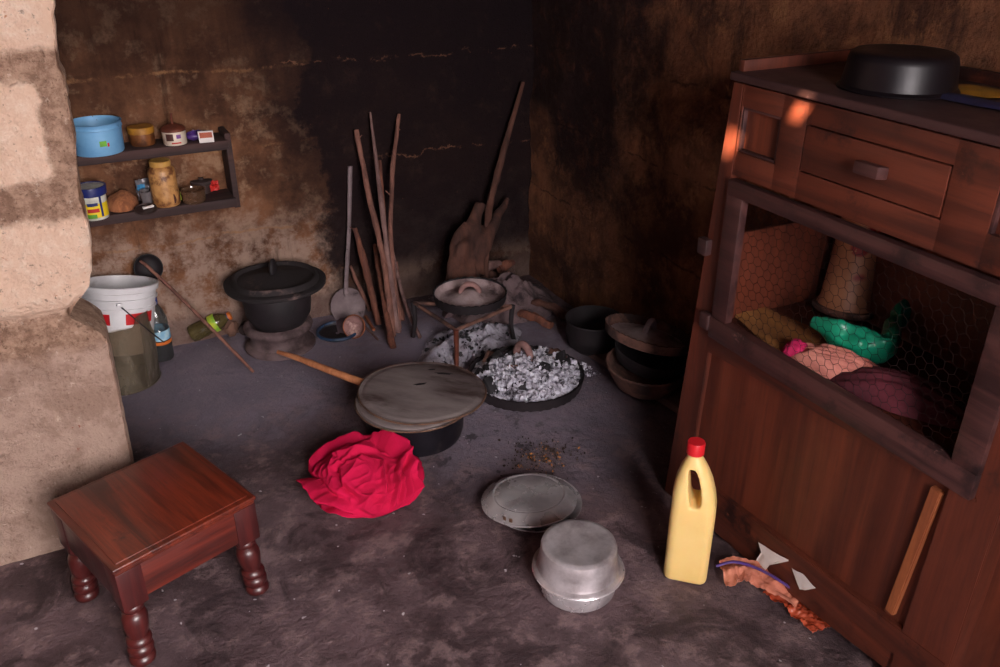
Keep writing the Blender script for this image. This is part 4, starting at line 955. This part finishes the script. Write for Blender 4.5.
# ------------------------------------------------------------------ two aluminium pots, mouth to mouth
rb = .095; c = base(575.5, 617, rb*.93); c.z = 0
hr = ht(c, 567)
t = thing('aluminium_pot', 'lower aluminium pot standing upright under the upturned one', 'pot', c)
bm = new(); lathe(bm, [(0, 0), (rb*.72, 0), (rb*.86, .005), (rb*.96, .018), (rb*1.0, hr*.6), (rb*1.01, hr-.006), (rb*1.15, hr-.002), (rb*1.17, hr), (rb*1.155, hr+.002), (rb*.99, hr-.002), (rb*.97, hr*.7), (rb*.9, .014), (0, .006)], 88); put('pot_body', bm, 'alu', t)
c2 = Vector((c.x-.002, c.y, 0)); rt = .092; htop = ht(Vector((c2.x, c2.y, 0)), 543)-hr
t = thing('aluminium_pot', 'aluminium pot turned upside down on top of the other aluminium pot', 'pot', (c2.x, c2.y, hr+.003), (math.radians(1.0), 0, 0))
bm = new(); lathe(bm, [(rt*1.07, 0), (rt*1.17, -.0008), (rt*1.185, .002), (rt*1.16, .004), (rt*1.075, .007), (rt*1.05, .012), (rt*1.0, htop*.6), (rt*.985, htop*.85), (rt*.965, htop*.94), (rt*.90, htop*.99), (rt*.82, htop*1.0), (rt*.78, htop*.985), (0, htop*.985)], 88); bmesh.ops.solidify(bm, geom=bm.faces[:], thickness=.0015); put('pot_body', bm, 'alu_dirty', t)

# ------------------------------------------------------------------ yellow jug
b0 = F(666, 580); b1 = F(704, 587.5)
c = Vector((0, 0, 0)); u_ = (b1-b0); 
yaw_ = math.atan2(u_.y, u_.x)
Wj, Tj = .106, .084
vdir = Vector((-math.sin(yaw_), math.cos(yaw_), 0)); udir = Vector((math.cos(yaw_), math.sin(yaw_), 0))
c = b1-udir*Wj/2+vdir*Tj/2+RT*.004; c.z = 0
hj = ht(c, 452)
def rr_ring(w, d_, rad, z, cx=0, cy=0, n=10):
    pts = []
    for qx, qy, a0 in ((1, 1, 0), (-1, 1, PI/2), (-1, -1, PI), (1, -1, 3*PI/2)):
        for i in range(n+1):
            a = a0+PI/2*i/n; pts.append(Vector((cx+qx*(w/2-rad)+rad*math.cos(a), cy+qy*(d_/2-rad)+rad*math.sin(a), z)))
    return pts
secs = [(0, .92, .9, .016), (.006, .985, .98, .02), (.03, 1, 1, .022), (.30, 1, 1, .022), (.52, 1.0, 1.0, .022), (.60, .99, .99, .024), (.70, .93, .93, .026), (.80, .80, .80, .026), (.88, .62, .66, .024), (.94, .42, .50, .0185), (.975, .30, .38, .0155), (1.0, .29, .37, .0152)]
b = new(); rings = []
for k, wx, wy, rd in secs: rings.append([b.verts.new(p) for p in rr_ring(Wj*wx, Tj*wy, min(rd, Wj*wx/2-.0001, Tj*wy/2-.0001), hj*k, -.012*max(0, (k-.6)/.4))])
for A_, Bb in zip(rings, rings[1:]):
    for i in range(len(A_)): j = (i+1) % len(A_); b.faces.new((A_[i], A_[j], Bb[j], Bb[i]))
b.faces.new(rings[0][::-1]); b.faces.new(rings[-1])
me = bpy.data.meshes.new('c'); cb = new()
cut = []
for (k, xc, w) in ((.63, .018, .009), (.67, .018, .014), (.76, .014, .014), (.84, .008, .012), (.89, .003, .008)):
    cut.append([cb.verts.new(Vector((xc-.016+dx*w, yy, hj*k))) for dx, yy in ((-1, -.08), (1, -.08), (1, .08), (-1, .08))])
for A_, Bb in zip(cut, cut[1:]):
    for i in range(4): j = (i+1) % 4; cb.faces.new((A_[i], A_[j], Bb[j], Bb[i]))
cb.faces.new(cut[0][::-1]); cb.faces.new(cut[-1]); cb.to_mesh(me); cb.free()
cutter = bpy.data.objects.new('cutter', me); COL.objects.link(cutter)
t = thing('oil_jug', 'tall pale yellow plastic jug with red cap, standing before the cabinet', 'jug', c, yaw_)
put('jug_body', b, 'yellow_pl', t, mods=[('BOOLEAN', dict(object=cutter, operation='DIFFERENCE', solver='EXACT')), ('REMESH', dict(mode='VOXEL', voxel_size=.0026)), ('SMOOTH', dict(factor=.6, iterations=14))], ang=180)
bpy.data.objects.remove(cutter)
bm = new(); lathe(bm, [(.0175, hj*.985), (.0205, hj*.99), (.0205, hj*1.065), (.019, hj*1.075), (0, hj*1.077)], 64, None, lambda q, z, a: (q*(1+(.02*math.sin(32*a) if q > .018 else 0)), z)); put('jug_cap', bm, 'red_cap', t, (-.012, 0, 0))

# ------------------------------------------------------------------ cabinet
XF = XC; XBk = 1.665
cab = thing('food_cabinet', 'tall reddish-brown wooden food cabinet with wire-netting door along the right wall', 'cabinet', (XF, 1.05, 0))
O = Vector((XF, 1.05, 0))
def cbx(bm, x0, x1, y0, y1, z0, z1, bev=.002): box(bm, Vector((x0, y0, z0))-O, Vector((x1, y1, z1))-O, bev)
def slab(bm, pts, x0, x1, bev=.002):      # pts in (y, z), extruded in x
    b = new(); A_ = [b.verts.new((x0-O.x, y-O.y, z)) for y, z in pts]; Bb = [b.verts.new((x1-O.x, y-O.y, z)) for y, z in pts]
    n = len(pts); b.faces.new(A_); b.faces.new(Bb[::-1])
    for i in range(n): j = (i+1) % n; b.faces.new((A_[i], Bb[i], Bb[j], A_[j]))
    bmesh.ops.recalc_face_normals(b, faces=b.faces[:])
    if bev: bmesh.ops.bevel(b, geom=b.edges[:], offset=bev, segments=2, affect='EDGES')
    merge(bm, b)
YR = .655; ZT = 1.150
# posts
bm = new(); slab(bm, [(1.539, 0), (1.458, ZT), (1.426, ZT), (1.428, .53), (1.452, 0)], XF-.002, XF+.045); put('post', bm, 'cab_z', cab)
bm = new(); slab(bm, [(YR, 0), (YR+.003, ZT), (YR+.05, ZT), (YR+.10, .55), (YR+.115, 0)], XF-.002, XF+.045); put('post', bm, 'cab_z', cab)
bm = new(); cbx(bm, XBk-.04, XBk, 1.42, 1.462, 0, ZT); put('post', bm, 'cab_z', cab)
bm = new(); cbx(bm, XBk-.04, XBk, YR, YR+.04, 0, ZT); put('post', bm, 'cab_z', cab)
# sides, back, inner boards
bm = new(); slab(bm, [(1.470, .06), (1.449, .80), (1.434, .80), (1.452, .06)], XF+.04, XBk-.03); slab(bm, [(1.446, .935), (1.440, ZT), (1.425, ZT), (1.431, .935)], XF+.04, XBk-.03); put('side_panel', bm, 'cab', cab)
bm = new(); cbx(bm, XF+.04, XBk-.03, YR+.008, YR+.022, .06, ZT); put('side_panel', bm, 'cab', cab)
bm = new(); cbx(bm, XBk-.012, XBk-.002, YR+.03, 1.43, .06, .80); cbx(bm, XBk-.012, XBk-.002, YR+.03, 1.22, .80, ZT); put('back_panel', bm, 'cab', cab)
bm = new(); cbx(bm, XF+.012, XBk-.012, YR+.022, 1.436, .560, .575); put('inner_shelf', bm, 'cab_y', cab)
bm = new(); cbx(bm, XF+.012, XBk-.012, YR+.022, 1.44, .10, .115); put('inner_shelf', bm, 'cab_y', cab)
bm = new(); cbx(bm, XF+.03, XBk-.012, YR+.022, 1.43, .955, .965); put('inner_shelf', bm, 'cab_y', cab)
# top board and gallery
bm = new(); box(bm, Vector((XF-.008, YR-.012, ZT+.004))-O, Vector((XBk+.005, 1.466, ZT+.022))-O, .005, seg=3); put('top_board', bm, 'cab_top', cab)
bm = new(); cbx(bm, XF+.012, XBk, 1.446, 1.462, ZT+.02, ZT+.046, .003); put('gallery_rail', bm, 'cab_z', cab)
bm = new(); cbx(bm, XBk-.012, XBk+.003, YR, 1.446, ZT+.02, ZT+.046, .003); put('gallery_rail', bm, 'cab_y', cab)
# frieze with recessed panel, drawer, second panel
def frame(bm, y0, y1, z0, z1, holes, x0, x1):
    ys = [y0]+[v for h in holes for v in (h[0], h[1])]+[y1]
    for a, b_ in zip(ys[::2], ys[1::2]): cbx(bm, x0, x1, a, b_, z0, z1, .0015)
    for h in holes:
        cbx(bm, x0, x1, h[0]-.001, h[1]+.001, z0, h[2], .0015); cbx(bm, x0, x1, h[0]-.001, h[1]+.001, h[3], z1, .0015)
bm = new(); frame(bm, YR+.045, 1.435, .952, ZT, [(.715, .815, 1.015, 1.100), (.903, 1.236, 1.010, 1.106), (1.305, 1.422, 1.007, 1.104)], XF, XF+.022); put('front_frame', bm, 'cab_y', cab)
for a, b_ in ((.715, .815), (1.305, 1.422)):
    bm = new(); cbx(bm, XF+.012, XF+.018, a-.003, b_+.003, 1.004, 1.108, 0); put('recessed_panel', bm, 'cab', cab)
    bm = new()
    for seg_ in ((a, a+.006, 1.007, 1.104), (b_-.006, b_, 1.007, 1.104), (a, b_, 1.007, 1.013), (a, b_, 1.098, 1.104)): cbx(bm, XF+.002, XF+.014, *seg_, .0015)
    put('panel_molding', bm, 'door_frame', cab)
bm = new(); cbx(bm, XF-.001, XF+.018, .906, 1.233, 1.013, 1.103, .002); cbx(bm, XF+.018, XBk-.06, .915, 1.225, 1.02, 1.08, .001); dr = put('drawer', bm, 'cab_y', cab)
bm = new(); b = new(); box(b, (-.028, -.030, -.012), (0, .030, .012), .004)
for v in b.verts:
    if v.co.x < -.01: v.co.y *= .92; v.co.z += .003
merge(bm, b, Matrix.Translation((-.001, 1.053-1.05, 1.060))); put('handle', bm, 'door_frame', dr, label='pale worn block handle of the drawer')
# netting door
dY0, dY1, dZ0, dZ1 = .705, 1.424, .535, .946
oY0, oY1, oZ0, oZ1 = .760, 1.372, .606, .910
bm = new(); x0, x1 = XF-.014, XF+.008
cbx(bm, x0, x1, dY0, dY1, oZ1, dZ1, .004); cbx(bm, x0-.004, x1, dY0, dY1, dZ0+.016, oZ0, .004); cbx(bm, x0, x1, oY1, dY1, oZ0-.001, oZ1+.001, .004); cbx(bm, x0, x1, dY0, oY0, oZ0-.001, oZ1+.001, .004)
door = put('netting_door', bm, 'door_frame', cab)
def net():
    bm = new(); s = .0135; dx = s*math.sqrt(3); rnd = random.Random(3); V = {}
    def P(y, z):
        k = (round(y, 4), round(z, 4))
        if k not in V: V[k] = Vector((XF+.010+.004*noise.noise(Vector((y*9, z*9, 0))), y+rnd.uniform(-.0016, .0016), z+rnd.uniform(-.0016, .0016)))-O
        return V[k]
    E_ = set(); row = 0; z = oZ0-.01
    while z < oZ1+.02:
        y = oY0-.01+(dx/2 if row % 2 else 0)
        while y < oY1+.02:
            c6 = [(y+s*math.sin(PI/3*i), z+s*math.cos(PI/3*i)) for i in range(6)]
            for i in range(6):
                a, b_ = c6[i], c6[(i+1) % 6]; a = (round(a[0], 4), round(a[1], 4)); b_ = (round(b_[0], 4), round(b_[1], 4))
                if all(oY0-.006 < q[0] < oY1+.006 and oZ0-.006 < q[1] < oZ1+.006 for q in (a, b_)): E_.add(tuple(sorted((a, b_))))
            y += dx
        z += s*1.5; row += 1
    seen = []
    for a, b_ in E_:
        A_, Bb = P(*a), P(*b_); d = (Bb-A_); 
        if d.length < .002: continue
        n1 = Vector((1, 0, 0)); n2 = d.cross(n1).normalized(); rr = .0006
        r0 = [bm.verts.new(A_+n1*rr*math.cos(t_)+n2*rr*math.sin(t_)) for t_ in (0, 2.09, 4.19)]
        r1 = [bm.verts.new(Bb+n1*rr*math.cos(t_)+n2*rr*math.sin(t_)) for t_ in (0, 2.09, 4.19)]
        for i in range(3): j = (i+1) % 3; bm.faces.new((r0[i], r0[j], r1[j], r1[i]))
    return bm
put('wire_netting', net(), 'meshwire', door)
for (y, z) in ((1.478, .768), (1.440, .588)):
    bm = new(); cbx(bm, XF-.022, XF-.002, y-.016, y+.016, z-.022, z+.018, .004); put('latch', bm, 'cab_top', cab)
# lower panel
bm = new(); cbx(bm, XF+.010, XF+.018, .70, 1.46, .10, .56, 0); put('lower_panel', bm, 'cab', cab)
bm = new(); slab(bm, [(.70, .545), (1.434, .500), (1.434, .556), (.70, .556)], XF-.004, XF+.014); put('middle_rail', bm, 'cab_y', cab)
bm = new(); slab(bm, [(.66, .185), (1.45, .128), (1.46, .060), (.66, .115)], XF-.004, XF+.014, .003); put('bottom_rail', bm, 'cab_y', cab)
bm = new(); slab(bm, [(.66, .118), (1.46, .062), (1.53, .0), (1.45, .002), (1.30, .006), (1.16, .012), (.9, .035), (.66, .06)], XF+.004, XF+.018, .002); put('plinth_board', bm, 'cab_y', cab)
bm = new(); slab(bm, [(.766, .520), (.789, .522), (.812, .193), (.792, .190)], XF-.002, XF+.013); put('pale_batten', bm, 'newwood', cab, label='pale unvarnished wooden batten')

# paper scraps in the gap above the plinth
for pts, lab in ((((1.140, .135), (1.055, .118), (1.09, .062), (1.112, .085), (1.125, .07), (1.13, .1)), 'torn white paper scrap in the cabinet gap, the left one'), (((1.005, .128), (.915, .088), (.985, .068)), 'torn white paper scrap in the cabinet gap, the right one')):
    pass
for pxs, lab in (([(759, 543), (768, 549), (789, 561), (776, 562), (770, 565), (768, 558), (763, 555)], 'torn white scrap of cloth poking from the cabinet base, upper left one'), ([(792, 568), (804, 574), (816, 588), (806, 590), (800, 589)], 'torn white scrap of cloth poking from the cabinet base, lower right one')):
    P_ = [RX(x, y, XF-.007) for x, y in pxs]; o_ = P_[0]; b = new()
    vs = [b.verts.new(p-o_+Vector((-.003*noise.noise(p*60), 0, 0))) for p in P_]; b.faces.new(vs)
    bmesh.ops.triangulate(b, faces=b.faces[:]); bmesh.ops.subdivide_edges(b, edges=b.edges[:], cuts=3, use_grid_fill=True)
    for v in b.verts: v.co.x += -.004*abs(noise.noise(v.co*90))
    bmesh.ops.solidify(b, geom=b.faces[:], thickness=.001)
    tag(put('cloth_scrap', b, 'paper_white', None, o_), lab, 'scrap')

# things inside
Zs = .575
def heap(name, label, cat, cx, cy, z, rx, ry, h, mat, seed, rot=0, fold=.5, fx=6, fy=2, n=60):
    bm = new()
    def f(u, v):
        x = 2*u-1; y = 2*v-1; d = math.hypot(x, y); s = max(abs(x), abs(y)); k = s/d if d > 1e-6 else 1; X, Y = x*k, y*k; d = math.hypot(X, Y)
        w = noise.noise(Vector((X*1.5, Y*1.5, seed)))*.8
        rd = 1-abs(noise.noise(Vector((X*fx*.5+w, Y*fy*.5+w, seed*2.3))))*2
        zz = h*(max(0, 1-d**2.4))*(1-fold*.5+fold*rd*.5)+.002
        e_ = 1+.16*noise.noise(Vector((math.cos(math.atan2(Y, X))*2, math.sin(math.atan2(Y, X))*2, seed)))
        return Vector((X*rx*e_, Y*ry*e_, zz))
    sheet(bm, n, n, f, 0); bmesh.ops.transform(bm, matrix=Matrix.Rotation(rot, 4, 'Z'), verts=bm.verts)
    return tag(put(name, bm, mat, None, (cx, cy, z), ang=180), label, cat)
def S(px, py, z=Zs): return F(px, py, z)
bm = new(); q4 = [S(733, 300), S(752, 292), S(845, 352), S(775, 352)]
P_ = [S(735, 318, Zs+.003), S(745, 300, Zs+.003), S(850, 345, Zs+.003), S(790, 365, Zs+.003)]
o_ = P_[0].copy()
sheet(bm, 20, 20, lambda u, v: (P_[0].lerp(P_[3], u)).lerp(P_[1].lerp(P_[2], u), v)-o_+Vector((0, 0, .004*noise.noise(Vector((u*4, v*3, 0)))+.004)), .002)
tag(put('shelf_liner', bm, 'mat', None, o_), 'worn tan liner sheet on the netted shelf of the cabinet', 'liner')
fc = S(842, 318); fc = base(842, 318, .055, Zs+.012)
t = thing('floral_container', 'tan cylindrical container with red flowers inside the netted cabinet', 'container', (fc.x, fc.y, Zs+.012), (math.radians(-3), math.radians(6), 0))
bm = new(); lathe(bm, [(0, 0), (.070, 0), (.070, .008), (.062, .03), (.052, .22), (.052, .27), (.045, .285), (0, .29)], 56); put('container_body', bm, 'floral', t)
bm = new(); lathe(bm, [(0, -.002), (.074, -.002), (.078, .006), (.075, .012), (.066, .014)], 56); put('container_foot', bm, 'clay_brown', t)
bp = [S(812, 322, Zs+.06), S(838, 334, Zs+.055), S(862, 346, Zs+.045), S(888, 344, Zs+.05), S(896, 322, Zs+.055), S(912, 312, Zs+.055), S(932, 316, Zs+.045)]
o_ = Vector((bp[2].x, bp[2].y, Zs)); bm = new(); tube(bm, [p-o_ for p in bp], [.014, .034, .036, .030, .028, .036, .024], 40, .28, 26, 3, 12, .6)
for v in bm.verts: v.co.z = max(v.co.z, .052-.05); v.co += Vector((0, 0, .006*abs(noise.noise(v.co*70))))
tag(put('plastic_bag', bm, 'greenbag', None, o_, ang=180), 'crumpled green plastic bag inside the netted cabinet', 'bag')
p = S(838, 378); heap('folded_cloth', 'pale pink folded cloth near the netting of the cabinet', 'cloth', p.x+.02, p.y+.02, Zs+.004, .13, .055, .05, 'pinkcloth', 9, -1.25, .6, 2, 9)
p = S(795, 358); heap('folded_cloth', 'bright magenta corner of cloth at the left of the pink cloth', 'cloth', p.x, p.y, Zs+.004, .035, .03, .042, 'magenta', 2, -1, .3)
p = S(905, 412); heap('folded_cloth', 'dark maroon cloth at the front of the netted shelf', 'cloth', p.x+.03, p.y+.03, Zs+.004, .16, .07, .055, 'maroon', 5, -1.2, .6, 2, 8)

# things on top of the cabinet
ZC = ZT+.023
c = F(897, 88, ZC); rp = .104
t = thing('upturned_pot', 'black cooking pot turned upside down on top of the cabinet', 'pot', (c.x, c.y, ZC))
hh = ht(Vector((c.x, c.y, ZC)), 50)
bm = new(); lathe(bm, [(rp*1.0, .001), (rp*1.08, .0), (rp*1.09, .003), (rp*1.02, .008), (rp*.99, .03), (rp*.96, hh*.75), (rp*.93, hh*.9), (rp*.85, hh*.98), (rp*.6, hh), (0, hh)], 72); bmesh.ops.solidify(bm, geom=bm.faces[:], thickness=.0015); put('pot_body', bm, 'black_enamel', t)
for px, py, rx, ry, mat, lab, sd in ((975, 92, .075, .05, 'yellowcloth', 'mustard patch of cloth on the cabinet top beside the black pot', 1), (985, 80, .07, .03, 'redcloth2', 'dark red fold of cloth at the back of the cabinet top', 2), (965, 101, .14, .03, 'bluecloth', 'navy cloth at the front, right of the black pot', 3)):
    p = F(px, py, ZC); heap('folded_cloth', lab, 'cloth', p.x, p.y, ZC, rx, ry, .008, mat, sd, -1.5, .5, 3, 3, 40)

# wrapper on the floor under the plinth
def ribbon(name, lab, pts, w, mat, seed, zoff=.0):
    o_ = Vector(pts[0]); o_.z = 0; sp = spl(pts, 10); n = len(sp)-1
    bm = new()
    def f(u, v):
        i = u*n; k = min(int(i), n-1); p = sp[k].lerp(sp[k+1], i-k); d = (sp[min(k+1, n)]-sp[max(k-1, 0)]); d.z = 0; d.normalize(); s_ = Vector((-d.y, d.x, 0))
        ww = w*(1+.2*noise.noise(Vector((u*4, seed, 0))))
        q_ = p+s_*(v-.5)*ww-o_; q_.z += .014*noise.noise(Vector((u*5+seed, v*3, 1)))+.010*abs(noise.noise(Vector((u*14, v*6, seed))))+.008
        q_.z = max(q_.z, .002); return q_
    sheet(bm, 60, 16, f, .0008); return tag(put(name, bm, mat, None, o_, ang=60), lab, 'wrapper')
ribbon('film_wrapper', 'crumpled peach film wrapper with purple stripe beside the jug', [F(722, 576, .02), F(740, 572, .035), F(768, 581, .03), F(800, 600, .01)], .085, 'wrapper', 1)
ribbon('film_wrapper', 'flat terracotta film strip under the cabinet base', [F(770, 590, .004), F(800, 612, .004), F(822, 632, .004)], .060, 'wrapper2', 4)
pts = [F(716, 566, .05), F(736, 562, .062), F(765, 572, .058), F(800, 594, .03)]
o_ = Vector((pts[0].x, pts[0].y, 0)); bm = new(); tube(bm, [p-o_ for p in pts], .0035, 8, .1, 20, 1, 8); 
tag(put('purple_band', bm, 'violet', None, o_), 'thin purple edge band of the crumpled peach wrapper', 'band')

# plank and clay stack by the right wall
A = F(567, 343); B_ = F(675, 413); d = (B_-A).normalized(); s_ = Vector((d.y, -d.x, 0)); 
if s_.x < 0: s_ = -s_
t_az = math.atan2(d.y, d.x)
L_ = (B_-A).length+.25
bm = new(); b = new(); box(b, (0, 0, 0), (L_, .155, .026), .004)
for v in b.verts: v.co.z += .002*noise.noise(v.co*6)
merge(bm, b)
plank = put('wooden_plank', bm, wood('ash_dusted_plank', (112, 84, 78), (74, 54, 50), 'x', 14, .85), None, (A.x, A.y, 0), (0, 0, t_az)); tag(plank, 'dusty wooden plank lying on the floor along the right wall', 'plank')
r = .105; c = F(602, 330)
t = thing('dark_pot', 'round black pot in the shadow at the far end of the plank', 'pot', (1.575, 2.36, 0))
bm = new(); lathe(bm, [(0, 0), (r*.6, .002), (r*.9, .03), (r, .075), (r*.97, .115), (r*1.02, .128), (r*1.0, .132), (r*.92, .12), (r*.9, .06), (r*.4, .015), (0, .012)], 64); put('pot_body', bm, 'soot', t)
r = .128; c = Vector((1.556, 2.0, .028))
t = thing('clay_basin', 'brown clay bowl on the plank, lowest of the tilted stack', 'bowl', c)
bm = new(); lathe(bm, [(0, 0), (r*.6, 0), (r*.8, .02), (r*.97, .06), (r*1.06, .085), (r*1.10, .092), (r*1.08, .098), (r*1.0, .094), (r*.9, .06), (r*.5, .015), (0, .012)], 72, Matrix.Rotation(.05, 4, 'X'), lambda q, z, a: (q, z+.003*abs(math.sin(18*a))*(q > r*1.02))); put('bowl_body', bm, 'clay_brown', t)
cu = Vector((c.x+.005, c.y+.01, c.z+.075))
t = thing('black_bowl', 'sooty black bowl nested between the clay basin and the clay lid', 'bowl', cu, (math.radians(8), math.radians(9), 0))
bm = new(); lathe(bm, [(0, 0), (r*.6, .0), (r*.86, .02), (r*.96, .055), (r*1.0, .07), (r*.95, .07), (r*.8, .025), (0, .01)], 64); put('bowl_body', bm, 'soot', t)
cl = Vector((cu.x-.005, cu.y+.005, cu.z+.100))
t = thing('clay_lid', 'tilted brown clay lid with a loop handle, topmost of the stack by the cabinet', 'lid', cl, (math.radians(2), math.radians(14), .2))
bm = new(); ember_lid(bm, r*1.15, .032, .035, 40, 4); put('lid_plate', bm, 'clay_brown', t)
bm = new(); lathe(bm, [(r*1.06, .0115), (r*.98, .0085), (r*.7, .0115), (r*.4, .026), (r*.2, .034), (0, .037)], 64); put('ash_coating', bm, 'ash_clay', t)
bm = new(); loop(bm, .0095, .040, .028, .2, .028); put('handle', bm, 'ash_clay', t)

# ------------------------------------------------------------------ roof with a slit that lets a patch of sun onto the cabinet
sun_dir = Vector((.55, .42, -.72)).normalized()     # travel direction of the sunlight
ZR = 2.45
def up_to_roof(p): k = (ZR-p.z)/(-sun_dir.z); return p-sun_dir*k
s0 = up_to_roof(RX(729, 146)); s1 = up_to_roof(RX(800, 112))

xs = [-1.7, s1.x-.03, s1.x+.03, 1.82]
bm = new()
def ceil_with_holes(holes):
    xs = sorted({-1.7, 1.82, *[h[0] for h in holes], *[h[1] for h in holes]}); ys = sorted({-1.6, 3.25, *[h[2] for h in holes], *[h[3] for h in holes]})
    for a, b_ in zip(xs, xs[1:]):
        for c_, d_ in zip(ys, ys[1:]):
            mx, my = (a+b_)/2, (c_+d_)/2
            if any(h[0] < mx < h[1] and h[2] < my < h[3] for h in holes): continue
            box(bm, (a, c_, ZR), (b_, d_, ZR+.006), 0)
ceil_with_holes([(s0.x-.022, s0.x+.024, s0.y-.026, s0.y+.030), (s1.x-.016, s1.x+.016, s1.y-.020, s1.y+.020)])
struct('ceiling', bm, 'ceil')

# ------------------------------------------------------------------ light
def area(name, loc, target, sx, sy, power, col):
    l = bpy.data.lights.new(name, 'AREA'); l.shape = 'RECTANGLE'; l.size = sx; l.size_y = sy; l.energy = power; l.color = col
    o = bpy.data.objects.new(name, l); COL.objects.link(o); o.location = loc
    o.rotation_euler = (Vector(target)-Vector(loc)).to_track_quat('-Z', 'Y').to_euler(); return o
area('doorway_daylight', (.52, -1.4, 1.55), (.65, 2.4, .5), 1.4, 1.4, 212, (1.0, .92, .91))
s = bpy.data.lights.new('sun', 'SUN'); s.energy = 75; s.angle = math.radians(.8); s.color = (1, .72, .45)
so = bpy.data.objects.new('sun', s); COL.objects.link(so); so.rotation_euler = sun_dir.to_track_quat('-Z', 'Y').to_euler()
w = bpy.data.worlds.new('daylight'); SC.world = w; w.use_nodes = True
w.node_tree.nodes['Background'].inputs[0].default_value = (.55, .60, .95, 1); w.node_tree.nodes['Background'].inputs[1].default_value = .5

# ------------------------------------------------------------------ camera
cd = bpy.data.cameras.new('camera'); cd.sensor_width = 36; cd.lens = FPX*36/1000; cd.clip_start = .02
co = bpy.data.objects.new('camera', cd); COL.objects.link(co); co.location = CAM; co.rotation_euler = (PI/2-PITCH, 0, -YAW)
SC.camera = co
vs = SC.view_settings; SC.display_settings.display_device = 'sRGB'
vs.view_transform = 'Standard'; vs.look = 'None'; vs.gamma = 1; vs.use_curve_mapping = False; vs.exposure = .0
SC.cycles.max_bounces = 6; SC.cycles.transparent_max_bounces = 12; SC.cycles.use_denoising = True
